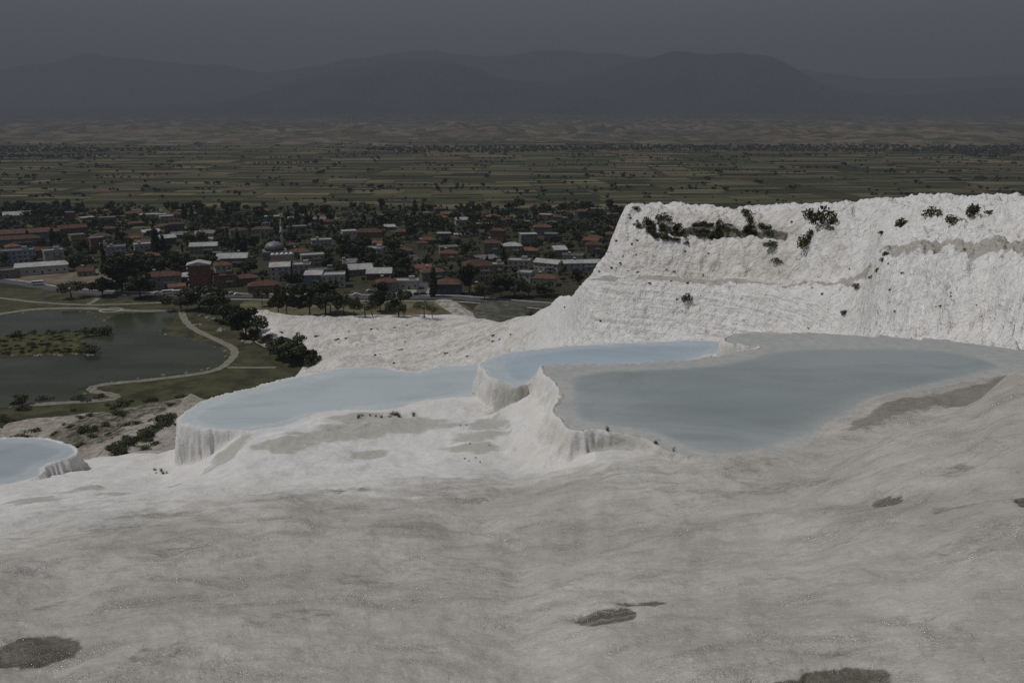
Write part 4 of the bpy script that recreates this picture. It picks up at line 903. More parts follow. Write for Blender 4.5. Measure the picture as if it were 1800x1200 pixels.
HL = [
 (45,423,92,11,13,'hip','terra','grey',-4,2,'long hotel under a dark red tiled roof behind cypresses at the left edge'),
 (28,433,64,10,11,'hip','brown','grey',-3,2,'long lower hotel wing with a brown tiled roof at the left edge'),
 (124,412,46,9,11,'gable','terra','brown',3,1,'low red-roofed wing to the right of the long hotel'),
 (180,430,27,12,12,'hip','terra','cream',8,2,'square house with a pyramidal red roof behind the lilac block'),
 (24,446,18,10,9,'hip','orange','cream',6,1,'small orange-roofed house right behind the pale blue block'),
 (34,463,42,18,10,'flat','grey','paleblue',-6,3,'pale blue three-storey block at the left edge'),
 (74,452,18,10,8,'gable','terra','brown',10,1,'little red-roofed house right of the pale blue block'),
 (96,462,26,18,8,'flat','white','white',8,2,'white terrace cafe behind the long white roadside hall'),
 (76,482,70,12,9,'shed','white','white',-5,1,'long low white hall with a row of dark windows behind the bare lot'),
 (8,490,30,11,8,'flat','grey','grey',-4,1,'grey low block cut off by the left edge, nearest to the road'),
 (32,387,36,7,14,'gable','white','grey',0,1,'far white greenhouse shed at the left edge of the fields'),
 (206,455,28,18,10,'flat','grey','lilac',-4,3,'lilac three-storey block with square windows'),
 (186,464,9,30,5,'flat','white','white',0,4,'narrow white stair tower joined to the lilac block'),
 (254,449,27,17,10,'flat','white','white',5,2,'white flat-roofed house right of the lilac block'),
 (250,466,54,13,9,'hip','orange','brown',4,1,'long orange-roofed building with brown front below the white flat-roofed house'),
 (211,480,30,22,9,'flat','grey','grey',-3,2,'plain grey block below the lilac block'),
 (293,430,26,10,10,'gable','white','dark',14,1,'pale metal-roofed shed in front of the winding street'),
 (360,446,42,12,10,'gable','white','grey',-8,2,'pale long-roofed hall behind the big dark trees'),
 (288,508,56,20,10,'hip','terra','grey',-4,2,'grey two-storey house with a brownish hipped roof, left of the brick tower'),
 (327,500,24,12,8,'shed','white','grey',10,1,'small shed with a tilted pale roof touching the brick tower'),
 (312,514,24,9,6,'gable','orange','cream',4,1,'small orange-roofed kiosk by the road left of the brick tower'),
 (411,469,48,14,12,'gable','white','grey',-10,2,'long white-roofed hall right behind the brick tower'),
 (393,485,26,17,9,'hip','orange','white',8,2,'white house with an orange roof right of the brick tower'),
 (397,505,34,18,9,'flat','brown','brown',2,2,'brown flat-roofed block right beside the brick tower'),
 (433,500,36,10,8,'hip','terra','brown',6,1,'brown cottage between the brown block and the mosque'),
 (466,515,52,12,9,'hip','terra','brown',-3,1,'low wide red-roofed restaurant by the road, behind a slim park tree'),
 (495,482,34,15,10,'gable','orange','grey',-12,2,'house with the brightest orange gable, in front of the mosque'),
 (526,452,32,8,10,'hip','terra','grey',5,1,'red-roofed house right behind the minaret foot'),
 (550,468,38,18,10,'flat','white','cream',6,3,'cream three-storey house with balconies right of the minaret'),
 (532,482,28,15,9,'flat','white','white',-6,2,'white cube house below the cream three-storey house'),
 (570,488,50,12,9,'flat','grey','grey',2,2,'long grey flat-roofed block behind the blue house'),
 (553,506,28,22,8,'shed','white','blue',-8,2,'blue-walled house under a tilted pale roof'),
 (587,506,40,21,10,'flat','white','white',-3,2,'white two-storey building with deep dark balconies beside the blue house'),
 (632,484,42,10,12,'gable','white','grey',8,1,'pale metal-roofed hall behind the balcony building'),
 (668,492,42,11,12,'gable','white','brown',-6,1,'pale metal-roofed hall with brown walls'),
 (680,514,34,17,9,'hip','terra','grey',5,1,'grey roadside house with a red hipped roof left of the forecourt'),
 (715,509,42,14,8,'flat','white','white',-5,1,'white flat-roofed shop at the back of the forecourt'),
 (760,495,40,16,10,'hip','terra','grey',10,2,'house with a dull red pyramid roof behind the lone poplar'),
 (789,518,44,18,11,'hip','terra','navy',-5,1,'red-roofed restaurant with dark blue walls by the road'),
 (790,459,30,13,9,'hip','terra','ochre',-6,2,'ochre two-storey house with a red hipped roof above the large hotel'),
 (840,494,52,26,14,'hip','terra','olive',8,3,'large olive hotel under a broad red roof'),
 (872,492,26,26,8,'flat','white','cream',6,3,'cream flat-topped wing joined to the large olive hotel'),
 (866,448,28,20,10,'hip','terra','grey',-5,2,'grey house with a bright red roof in the village centre right'),
 (900,448,32,15,10,'hip','white','cream',5,2,'cream house under a pale hipped roof near the school'),
 (929,448,32,7,9,'hip','orange','green',-4,1,'low green-walled house under an orange roof'),
 (953,413,32,13,10,'hip','terra','grey',4,2,'grey house under a wide red roof standing among dark trees'),
 (913,474,38,15,9,'flat','white','white',-8,2,'white flat-roofed school wing nearest to the large hotel'),
 (964,477,46,14,9,'gable','white','white',-26,2,'oblique white school wing with a long pale roof'),
 (1024,476,72,13,8,'gable','white','lilac',10,2,'long pale-roofed lilac school wing ending at the cliff'),
 (1007,461,34,11,8,'flat','dark','white',-10,1,'white one-storey house with a row of dark windows above the school'),
 (924,500,24,20,7,'flat','white','white',-18,2,'white two-storey house in front of the school'),
 (957,503,42,13,9,'hip','terra','white',-6,1,'white low house with a red roof below the school'),
 (1044,445,28,14,9,'hip','terra','grey',4,2,'grey house with a red roof nearest to the cliff edge'),
 (1045,426,26,7,9,'hip','terra','cream',-6,1,'red-roofed house behind the grey one at the cliff edge'),
 (1074,420,22,7,9,'hip','terra','cream',6,1,'red-roofed house touching the cliff outline, lower of two'),
 (1070,408,22,6,9,'hip','orange','cream',-4,1,'orange-roofed house touching the cliff outline, upper of two'),
 (614,424,24,17,9,'flat','white','white',10,2,'white arcaded house left of the wide red-roofed hall'),
 (648,418,48,9,12,'hip','terra','brown',-5,1,'wide red-roofed hall in the far middle of the village'),
 (708,414,26,6,9,'hip','terra','brown',4,1,'small red roof right of the wide red-roofed hall'),
 (420,414,28,8,9,'hip','terra','cream',5,1,'red-roofed cottage behind the long white-roofed hall'),
 (462,411,34,7,9,'hip','brown','cream',-5,1,'brown-roofed cottage left of the minaret top'),
 (470,403,18,10,8,'flat','blue','paleblue',4,2,'small sky blue house left of the minaret top'),
 (516,393,16,8,8,'gable','white','white',-3,1,'little white gabled house behind the minaret, at the far edge'),
 (522,411,32,12,9,'flat','grey','blue',5,2,'slate blue flat-roofed block right of the minaret top'),
 (660,454,30,16,9,'flat','white','white',-20,2,'white angular house in the darkest clump of trees'),
 (566,434,34,11,9,'flat','white','white',4,2,'whitish block right of the minaret, among trees'),
 (743,438,17,10,8,'hip','terra','cream',-5,1,'small cream house with a red roof at the side street'),
 (812,396,22,9,9,'gable','white','white',16,1,'white gabled barn at the far edge of the village'),
 (808,418,20,5,8,'flat','white','grey',3,1,'bright flat roof in the far trees above the ochre house'),
 (781,416,24,5,8,'flat','white','dark',-3,1,'thin pale roof in the far trees left of the bright flat one'),
 (262,384,26,6,10,'flat','white','cream',4,1,'bright flat-roofed house at the far left edge of the village'),
 (284,386,15,8,8,'flat','white','white',-4,1,'small white house beside the bright far flat-roofed one'),
 (311,384,22,6,9,'hip','terra','cream',5,1,'red-roofed cottage at the far left behind the winding street'),
 (842,513,20,8,6,'hip','orange','ochre',12,1,'little orange pavilion at the road right of the restaurant'),
]
for e in HL: hpx(*e, far=(e[1] < 430))

# brick tower with a pale gabled roof
def brick_tower():
    x, y = px_z(354, 506, 0); s = math.sqrt(x*x+y*y+CAMZ**2)/FPX; w = 33*s; h = 37*s; d = 9.0
    az = math.atan2(x, y); x += math.sin(az)*d/2; y += math.cos(az)*d/2
    root = empty('brick_tower', (x, y, 0), -az+R(-5)); tag(root, 'tall dark brick block with a pale gabled roof beside the road', 'building'); HOUSES.append((x, y, w/2+1))
    block('wall', 'w_brick', root, (0, 0, -.3), (w, d, h+.3)); W2, D2 = w/2+.9, d/2+.6; rh = 2.2
    V = [(-W2,-D2,0),(W2,-D2,0),(W2,D2,0),(-W2,D2,0),(-W2,-D2,.5),(W2,-D2,.5),(W2,D2,.5),(-W2,D2,.5),(0,-D2,rh),(0,D2,rh)]
    link('roof', mesh_py('roof', V, [(0,3,2,1),(0,1,5,8,4),(2,3,7,9,6),(1,2,6,5),(3,0,4,7),(4,8,9,7),(8,5,6,9)]), M['r_white'], root, (0, 0, h))
    for st in range(4):
        for i in range(2): window(root, (-.22+.44*i)*w, -d/2-.04, st*h/4+1.1, 1.3, 1.4)
        window(root, -w/2-.04, 0, st*h/4+1.1, 1.3, 1.4, -1)
        block('balcony', 'w_white', root, (-w/2-.6, .5, st*h/4+.4), (1.2, 3, 1.0))
    block('door', 'door', root, (0, -d/2-.05, 0), (1.4, .1, 2.3))
brick_tower()

def lathe(name, prof, mat, parent, loc, k=20):
    V = []; F = []
    for r, z in prof:
        for i in range(k): a = 2*math.pi*i/k; V.append((r*math.cos(a), r*math.sin(a), z))
    for s in range(len(prof)-1):
        for i in range(k): j = (i+1) % k; F.append((s*k+i, s*k+j, (s+1)*k+j, (s+1)*k+i))
    F.append(tuple(range(k))[::-1]); F.append(tuple(range((len(prof)-1)*k, len(prof)*k)))
    me = mesh_py(name, V, F); me.polygons.foreach_set('use_smooth', [len(f) == 4 for f in F]); return link(name, me, M[mat], parent, loc)
M['lead'] = simple('lead_dome', (.17, .175, .18), .5, .2, .5, .4)
def mosque():
    x, y = px_z(470, 458, 0); s = math.sqrt(x*x+y*y+CAMZ**2)/FPX
    az = math.atan2(x, y); root = empty('mosque', (x+3, y+9, 0), -az); tag(root, 'mosque with a broad grey dome and small bright domes', 'mosque'); HOUSES.append((x+3, y+9, 11))
    block('prayer_hall', 'w_grey', root, (0, 0, -.3), (17, 15, 6.3)); lathe('drum', [(6.6, 6.0), (6.6, 8.0), (6.9, 8.05), (6.9, 8.3)], 'w_grey', root, (0, 0, 0), 16)
    dm = lathe('dome', [(6.5*math.cos(a), 8.3+4.2*math.sin(a)) for a in np.linspace(0, 1.52, 9)], 'lead', root, (0, 0, 0), 24)
    lathe('finial', [(.2, 12.4), (.35, 12.8), (.06, 13.2), (.04, 14.2)], 'metal', dm, (0, 0, 0), 8)
    for i in range(8): a = math.pi*(1+ (i+.5)/8); block('window', 'glass', root, (6.62*math.cos(a), 6.62*math.sin(a), 6.7), (.9, .12, 1.1), a+math.pi/2)
    for i in range(4): window(root, -6.2+4.1*i, -7.54, 1.6, 1.4, 2.4)
    for i in range(5): lathe('small_dome', [(1.5*math.cos(a), 4.3+1.3*math.sin(a)) for a in np.linspace(0, 1.5, 6)], 'metal', root, (-1.5+3.2*i, -9.6, 0), 14)
    block('porch', 'w_white', root, (4.9, -9.6, 0), (16.4, 3.4, 4.25))
    x, y = px_z(498, 449, 0); s = math.sqrt(x*x+y*y+CAMZ**2)/FPX; H = 62*s
    m = empty('minaret', (x, y, 0)); tag(m, 'slender white minaret with a balcony and pointed cap', 'minaret'); HOUSES.append((x, y, 2.5))
    lathe('base', [(1.7, -.3), (1.7, 3.2), (1.25, 4.2)], 'w_white', m, (0, 0, 0), 8); lathe('shaft', [(1.15, 4.2), (1.0, H*.60), (1.0, H*.82)], 'w_white', m, (0, 0, 0), 12)
    lathe('balcony', [(1.05, H*.58), (1.75, H*.62), (1.75, H*.67), (1.6, H*.67), (1.6, H*.63)], 'w_cream', m, (0, 0, 0), 14)
    cp = lathe('cap', [(1.25, H*.82), (1.2, H*.83), (.1, H)], 'lead', m, (0, 0, 0), 12); lathe('finial', [(.12, H), (.04, H+1.3)], 'metal', cp, (0, 0, 0), 6)
mosque()

# further houses between the hand-placed ones
LAND = [('the minaret', 498, 449), ('the brick tower', 354, 506), ('the long red-roofed hotel', 45, 423), ('the lilac block', 206, 456), ('the wide red-roofed hall', 648, 418), ('the large olive hotel', 840, 494), ('the white school', 950, 477), ('the cliff edge', 1060, 430), ('the white gabled barn', 812, 396), ('the cream three-storey house', 550, 469)]
cnt = {}
ordw = ['first', 'second', 'third', 'fourth', 'fifth', 'sixth', 'seventh', 'eighth', 'ninth', 'tenth', 'eleventh', 'twelfth']
fill = []; tries = 0
fr = random.Random(23)
while len(fill) < 78 and tries < 4000:
    tries += 1
    u = fr.uniform(0, 1075); v = 376 + 128*fr.random()**1.25
    if v > 484 and (u < 240 or 320 < u < 390 or u > 880): continue
    x, y = px_z(u, v, 0); w = fr.uniform(8, 15); d = fr.uniform(7.5, 10)
    if any(math.hypot(x-a, (y-b)*.8) < r + w/2 + 4.0 for a, b, r in HOUSES): continue
    fill.append((u, v, w, d)); HOUSES.append((x, y, w/2))
    fill[-1] = (u, v, x, y, w, d)
HOUSES = HOUSES[:len(HOUSES)-len(fill)]
for (u, v, x, y, w, d) in sorted(fill):
    rt = fr.choices(['hip', 'gable', 'flat', 'shed'], [5, 3, 4, 1.5])[0]
    rc = fr.choice(['terra', 'terra', 'orange', 'brown']) if rt in ('hip', 'gable') and fr.random() < .88 else fr.choice(['white', 'grey', 'grey'])
    wc = fr.choice(['white', 'cream', 'grey', 'grey', 'brown', 'brown', 'ochre', 'dark']); st = fr.choice([1, 1, 2, 2, 3]) if v > 420 else fr.choice([1, 1, 2])
    ln = min(LAND, key=lambda l: math.hypot(u-l[1], (v-l[2])*2.5))
    side = ('behind' if v < ln[2]-14 else 'in front of' if v > ln[2]+10 else ('left of' if u < ln[1] else 'right of'))
    rn = {'terra': 'red', 'orange': 'orange', 'brown': 'brown', 'white': 'pale', 'grey': 'grey'}[rc]
    wn = {1: 'one-storey', 2: 'two-storey', 3: 'three-storey'}[st]
    key = f"{wn} {wc} house with a {rn} {dict(hip='hipped', gable='gabled', flat='flat', shed='tilted')[rt]} roof {side} {ln[0]}"
    k = cnt.get(key, 0); cnt[key] = k+1
    lb = key if k == 0 else key + f', {ordw[k]} from the left'
    house(x, y, w, d, 2.9*st, rt, rc, wc, fr.uniform(-22, 22), st, lb, 'smaller village houses', far=(v < 450))

# ------------------------------------------------------------------ village trees and field trees
tr = random.Random(5)
def clear(x, y, m=2.0): return all(math.hypot(x-a, y-b) > r + m for a, b, r in HOUSES)
def blocks_view(u, v, h):                # would this tree stand right in front of a placed house?
    for e in HL:
        if abs(u-e[0]) < e[2]*.5+6 and 0 < v-e[1] < h*.75: return True
    return abs(u-354) < 24 and 0 < v-506 < 20 or abs(u-498) < 10 and 0 < v-449 < 22 or abs(u-470) < 26 and 0 < v-458 < 24
n = 0; tries = 0; VT = []
while n < 292 and tries < 16000:
    tries += 1
    u = tr.uniform(-25, 1100); v = 368 + 140*tr.random()**1.5
    if v > 470 and u < 230: continue
    if v > 512: continue
    x, y = px_z(u, v, 0); s = math.sqrt(x*x+y*y+CAMZ**2)/FPX
    h = tr.uniform(5.5, 11.5)*(1.15 if v < 400 else 1.0)
    if not clear(x, y, 2.5): continue
    if blocks_view(u, v, h/s) and tr.random() < .9: continue
    dens = fbm(np.array([u*.012]), np.array([v*.03]), 401, 3)[0]
    if dens < -0.25 and tr.random() < .8: continue
    kd_ = tr.choices(['broad', 'olive', 'cypress'], [7, 2.2, .9])[0]
    zone = 'at the far edge of the village' if v < 395 else 'in the middle of the village' if v < 445 else 'between the village houses near the road'
    o = tree(kd_, x, y, h, h*tr.uniform(.8, 1.3), 'tree', 'tree', 'tree', 'trees ' + zone, 0.0); n += 1
    VT.append((u, v, ('tall ' if h > 8.6 else 'low ') + {'broad': 'dark rounded tree', 'olive': 'olive green tree', 'cypress': 'narrow cypress-like tree'}[kd_], o))
TT = [(220,492,50),(255,478,40),(300,480,44),(150,470,30),(130,475,26),(320,470,36),(600,440,36),(630,452,40),(660,470,38),(700,470,40),(690,450,36),(560,448,24),(1000,440,22),(975,432,24),(905,405,26),(745,405,26),(770,400,24),(720,420,30),(640,440,34),(610,455,34),(820,500,40),(865,512,30),(895,508,26),(240,490,46),(275,485,36),(645,458,36),(715,478,34)]
for u, v, h in TT:
    x, y = px_z(u, v, 0); s = math.sqrt(x*x+y*y+CAMZ**2)/FPX
    o = tree('broad', x, y, h*s*.8, h*s*.95, 'tree', 'tree', 'tree', 'large trees of the village', 0.0)
    VT.append((u, v, 'large spreading dark tree', o))
seen = {}
VT += CYO
for u, v, nm, o in sorted(VT, key=lambda t: t[0]):
    ln = min(LAND, key=lambda l: math.hypot(u-l[1], (v-l[2])*2.5))
    side = ('far behind' if v < ln[2]-34 else 'behind' if v < ln[2]-12 else 'in front of' if v > ln[2]+10 else ('left of' if u < ln[1] else 'right of'))
    key = f'{nm} {side} {ln[0]}'; seen.setdefault(key, []).append(o)
for key, L_ in seen.items():
    for i, o in enumerate(L_): o['label'] = key if len(L_) == 1 else f'{key}, {(ordw + [str(q)+"th" for q in range(13, 60)])[i]} from the left'

# hedgerow trees of the fields: the nearer ones singly, the rest as one mass
hp = [p for p in hedge_pts if -0.7 < p[0]/p[1] < 0.7]
hp += [(x, y) for x, y in ((tr.uniform(-.7, .7), tr.uniform(700, 1250)) for _ in range(90)) for x in (x*y,)]
hp = [p for p in hp if not (p[0]/p[1] > .14 and p[1] < 800)]
hp.sort(key=lambda p: math.hypot(*p))
for (x, y) in hp[:270]:
    h = tr.uniform(2.2, 6.0); tree('far', x, y, h*1.15, h*tr.uniform(.9, 1.7), 'field_tree', 'dark round tree on a field boundary', 'tree', 'trees on the field boundaries', 0.0)
def mass(name, pts, label, hs):
    base = [PROTO['far'][k][0] for k in range(4)]; co = []
    for me in base:
        a = np.empty(len(me.vertices)*3, np.float32); me.vertices.foreach_get('co', a); co.append(a.reshape(-1, 4, 3)[:44].reshape(-1, 3))
    Vs = []
    for i, (x, y) in enumerate(pts):
        c = co[i % 4]; h = tr.uniform(*hs)/8.5; w = h*tr.uniform(.9, 1.7); a = tr.uniform(0, 6.28); ca, sa = math.cos(a)*w, math.sin(a)*w
        Vs.append(np.stack([c[:, 0]*ca-c[:, 1]*sa+x, c[:, 0]*sa+c[:, 1]*ca+y, c[:, 2]*h], 1))
    V = np.concatenate(Vs); F = np.arange(len(V)).reshape(-1, 4)
    o = link(name, mesh_np(name, V, F, False), M['leaf']); tag(o, label, kind='stuff')
mass('hedgerow_trees', hp[270:], 'rows of small dark trees along the far fields', (3, 7))
belt = []
while len(belt) < 2600:
    a = tr.uniform(-.72, .72); y = tr.uniform(1950, 2950)
    b_ = fbm(np.array([a*3.1]), np.array([y*.0016]), 451, 3)[0] + 0.45*math.exp(-((y-2550-120*math.sin(a*5))/170)**2)*2
    if b_ > 0.38 and tr.random() < .8 or tr.random() < .01: belt.append((a*y, y))
mass('treeline', belt, 'dark belt of trees at the foot of the hills', (5, 11))
garden = []
while len(garden) < 1500:
    u = tr.uniform(-25, 1100); v = 368 + 132*tr.random()**1.35
    if (v > 466 and u < 230) or blocks_view(u, v, 7): continue
    x, y = px_z(u, v, 0)
    if clear(x, y, 1.5): garden.append((x, y))
mass('garden_greenery', garden, 'dark hedges and garden trees filling the gaps between houses', (2.2, 6.5))
near_belt = [(a*y, y) for a, y in ((tr.uniform(-.7, .18), tr.gauss(745, 38)) for _ in range(620)) if y > 655 and fbm(np.array([a*9]), np.array([y*.01]), 461, 2)[0] > -.15]
mass('treeline', near_belt, 'dark belt of trees between the village and the fields', (5, 10))

# ------------------------------------------------------------------ vehicles
M['paint_white'] = simple('paint_white', (.7, .7, .7), .3, .05, 1, .5); M['paint_dark'] = simple('paint_dark', (.03, .032, .036), .3, .1, 1, .5); M['paint_silver'] = simple('paint_silver', (.4, .4, .42), .3, .08, 1, .5); M['tyre'] = simple('tyre', (.02, .02, .02), .9)
def prism(name, prof, w, mat, parent):
    n = len(prof); V = [(x, -w/2, z) for x, z in prof] + [(x, w/2, z) for x, z in prof]
    F = [tuple(range(n)), tuple(range(n, 2*n))[::-1]] + [(i, n+i, n+(i+1) % n, (i+1) % n) for i in range(n)]
    return link(name, mesh_py(name, V, F), M[mat], parent)
def vehicle(u, v, kind, paint, label, rotz=0.0, name='car'):
    x, y = px_z(u, v, 0); az = math.atan2(x, y); r = empty(name, (x, y, .12), -az+rotz); tag(r, label, 'minibus' if kind == 'bus' else 'car', 'vehicles near the road')
    if kind == 'bus':
        prism('body', [(-3.3,.35),(3.2,.35),(3.35,1.1),(3.1,2.45),(2.8,2.6),(-3.2,2.6),(-3.35,2.4)], 2.1, paint, r); wl = (-2.1, 2.2); rad = .38; W = 2.1
        for i in range(5): block('window', 'glass', r, (-2.5+1.15*i, 0, 1.45), (1.0, W+.04, .75))
        block('windscreen', 'glass', r, (3.2, 0, 1.4), (.14, W-.2, .8))
    else:
        prism('body', [(-2.1,.3),(2.1,.3),(2.15,.7),(1.1,.92),(.45,1.42),(-1.1,1.45),(-1.85,.98),(-2.15,.9)], 1.72, paint, r); wl = (-1.3, 1.3); rad = .32; W = 1.72
        block('window', 'glass', r, (.12, 0, .95), (.85, W+.04, .36)); block('window', 'glass', r, (-.85, 0, .95), (.8, W+.04, .36))
    for wx in wl:
        for sy in (-1, 1):
            wv = []; k = 10
            for e in (-.1, .1):
                for i in range(k): a = 2*math.pi*i/k; wv.append((rad*math.cos(a), e, rad*math.sin(a)))
            link('wheel', mesh_py('wheel', wv, [(i, (i+1) % k, k+(i+1) % k, k+i) for i in range(k)] + [tuple(range(k))[::-1], tuple(range(k, 2*k))]), M['tyre'], r, (wx, sy*(W/2-.04), rad))
vehicle(67, 501, 'bus', 'paint_white', 'white minibus driving along the main road', R(-9), 'minibus')
for u, v, p, lb, rz in [(277,516.5,'paint_white','white car parked left of the long white van row',.1),(627,519.5,'paint_white','white car on the road before the park',.05),(745,518,'paint_dark','black car parked on the pale forecourt',-.1),(733,518.5,'paint_dark','dark car parked at the forecourt edge',.1),(408,517,'paint_silver','silver car parked below the brick tower',.3),(418,519,'paint_white','white car parked below the brick tower',.2),(816,515,'paint_white','white car parked before the blue restaurant',0.0),(665,517,'paint_dark','dark car parked by the roadside hedge',.1),(912,523,'paint_dark','dark car parked near the cliff foot',.2),(650,513,'paint_silver','silver car before the grey roadside house',.4)]: vehicle(u, v, 'car', p, lb, rz)
vehicle(296, 517.5, 'bus', 'paint_white', 'left white van parked by the road', 0.03, 'van'); vehicle(314, 517.5, 'bus', 'paint_white', 'right white van parked by the road', 0.02, 'van')

# ------------------------------------------------------------------ shrubs on the cliffs, tufts on the terraces, stones by the pond
def shrub(u, v, hp_, wp_, label, group, dmin=47, name='shrub', mat=None):
    p = px_ground(u, v, dmin)
    if not p: return
    s = math.sqrt(p[0]**2+p[1]**2+(p[2]-CAMZ)**2)/FPX
    return tree('bush', p[0], p[1], hp_*s*.8, wp_*s*.85, name, label, 'shrub', group, p[2]-0.06*hp_*s)
BIG = [(1415,436,44,20,'tall olive-green shrub hanging in the middle of the white cliff'),(1449,396,42,26,'grey-green shrub at the cliff brow beside the tall olive one'),(1422,388,26,18,'faint shrub at the brow above the tall olive one'),(1190,408,20,20,'round green shrub above the dark overhang'),(1165,388,20,18,'leafy shrub near the left brow of the cliff'),(1136,398,22,12,'dark shrub at the left brow of the cliff, lower'),(1118,372,12,12,'small shrub on the left corner of the cliff top'),(1122,402,16,9,'narrow shrub on the left edge of the cliff'),(1312,380,18,18,'shrub right at the middle of the cliff brow'),(1318,398,20,12,'shrub just below the middle of the brow'),(1356,434,16,24,'dark shrub on the cliff right of the overhang'),(1368,462,12,16,'dark shrub low on the cliff above the ledge'),(1208,538,20,16,'lone leafy shrub on the terraced lower wall'),(1639,382,22,18,'upright shrub below the right-hand hilltop'),(1708,384,28,20,'dark shrub by a hollow below the right-hand hilltop'),(1672,392,16,26,'wide dark shrub between the two hilltop shrubs'),(1583,400,24,16,'dark shrub in a hole of the white slope'),(1550,414,8,10,'small dark shrub alone on the white slope'),(1506,508,10,18,'dark shrub at the right end of the ledge'),(1484,556,12,14,'dark shrub at the foot of the right buttress'),(1458,404,12,10,'small shrub right of the brow shrub'),(1740,376,8,18,'thin scrub near the right-hand hilltop'),(1556,450,12,8,'dark shrub at the top of the buttress edge'),(1550,464,10,7,'dark shrub on the buttress edge, second from its top'),(1541,482,9,7,'dark shrub on the buttress edge, third from its top'),(1531,497,9,8,'dark shrub where the ledge meets the buttress')]
for u, v, h, w, lb in BIG: shrub(u, v, h, w, lb, 'shrubs on the cliffs')
for i in range(62):                      # the dark overgrown overhang
    t = rnd.random()
    if i < 24: u, v = 1135+t*75, 404+t*14+rnd.uniform(-6, 14)
    elif i < 50: u, v = 1215+t*140, 402+t*10+rnd.uniform(-5, 5)
    else: u, v = 1235+t*30, 416+rnd.uniform(-3, 3)
    shrub(u, v, rnd.uniform(5, 12), rnd.uniform(8, 16), 'dark scrub growing under the overhang of the white cliff', 'scrub under the cliff overhang', name='scrub')
for i in range(95):
    if i < 30: u, v = rnd.uniform(480, 900), rnd.uniform(572, 640)
    elif i < 60: u, v = rnd.uniform(980, 1480), rnd.uniform(370, 580)
    elif i < 75: u, v = rnd.uniform(1480, 1790), rnd.uniform(360, 590)
    else: u, v = 1120-rnd.random()*75, 380+rnd.random()*110
    sz = rnd.uniform(2, 5)
    shrub(u, v, sz, sz*rnd.uniform(.8, 1.6), 'tiny dark tuft rooted in the white limestone', 'tufts on the white limestone', name='tuft')
for i in range(70):
    u, v = rnd.uniform(0, 470), rnd.uniform(695, 800)
    if v > 800-(u-250)*.5: continue
    sz = rnd.uniform(4, 11); shrub(u, v, sz, sz*rnd.uniform(1.2, 2.4), 'low dark scrub on the stony flank above the pond', 'scrub on the stony flank', dmin=48, name='scrub')
for i in range(26):
    t = rnd.random(); shrub(205+t*95+rnd.uniform(-6, 6), 796-t*58+rnd.uniform(-8, 8), rnd.uniform(8, 16), rnd.uniform(12, 24), 'dense green scrub filling the gully below the long pool', 'scrub of the gully', dmin=48, name='scrub')
# grass tufts on the terrace
def blades(k):
    V = []; F = []
    for i in range(46):
        a = nr.random()*6.28; r = .32*nr.random()**.7; b0 = np.array([r*math.cos(a), r*math.sin(a), -.02]); h = .35+.65*nr.random(); ln = np.array([nr.normal()*.25, nr.normal()*.25, h]); w = np.array([-math.sin(a), math.cos(a), 0])*.02
        n0 = len(V); V += [b0-w, b0+w, b0+ln*.6+w*.7, b0+ln*.6-w*.7, b0+ln+np.array([.08*math.cos(a), .08*math.sin(a), -.05])]; F += [(n0, n0+1, n0+2, n0+3), (n0+3, n0+2, n0+4)]
    me = mesh_py('grass_tuft', V, F); me.materials.append(M['tuft']); return me
M['tuft'] = simple('tuft_grass', (.06, .058, .03), .9, .4, 8)
TF = [blades(k) for k in range(3)]
for g, u, v, n_, ru, rv, sz in [('grass tuft on the grey pan before the long pool', 706, 731, 9, 22, 3, .17), ('grass tuft on the grey pan before the long pool', 655, 733, 6, 26, 4, .16), ('green sprig on the brown mat by the large pool', 1408, 691, 7, 12, 3, .24), ('green sprig on the brown mat by the large pool', 1433, 706, 3, 5, 2, .3), ('green sprig on the brown mat by the large pool', 1432, 727, 6, 16, 2, .22), ('grass tuft in the stained hollow beside the pool wall', 285, 830, 8, 14, 4, .13), ('dark sprig on the crusted rim of the large pool', 1156, 780, 4, 6, 3, .14), ('dark sprig on the crusted rim of the large pool', 1066, 757, 2, 3, 1, .14), ('grass tuft on the drying pans of the white apron', 830, 808, 4, 28, 6, .09), ('grass tuft on the drying pans of the white apron', 842, 785, 2, 20, 5, .09), ('grass tuft on the drying pans of the white apron', 815, 747, 2, 10, 3, .09), ('dark sprig on the crusted rim of the large pool', 1185, 792, 2, 3, 1, .12)]:
    for i in range(n_):
        p = px_ground(u+rnd.uniform(-ru, ru), v+rnd.uniform(-rv, rv), 6)
        if p: o = link('grass_tuft', rnd.choice(TF), None, None, (p[0], p[1], p[2]-.01), rnd.uniform(0, 6.28), (sz*rnd.uniform(.7, 1.3),)*2+(sz*rnd.uniform(.7, 1.4),)); tag(o, g, 'grass', 'tufts on the terrace')
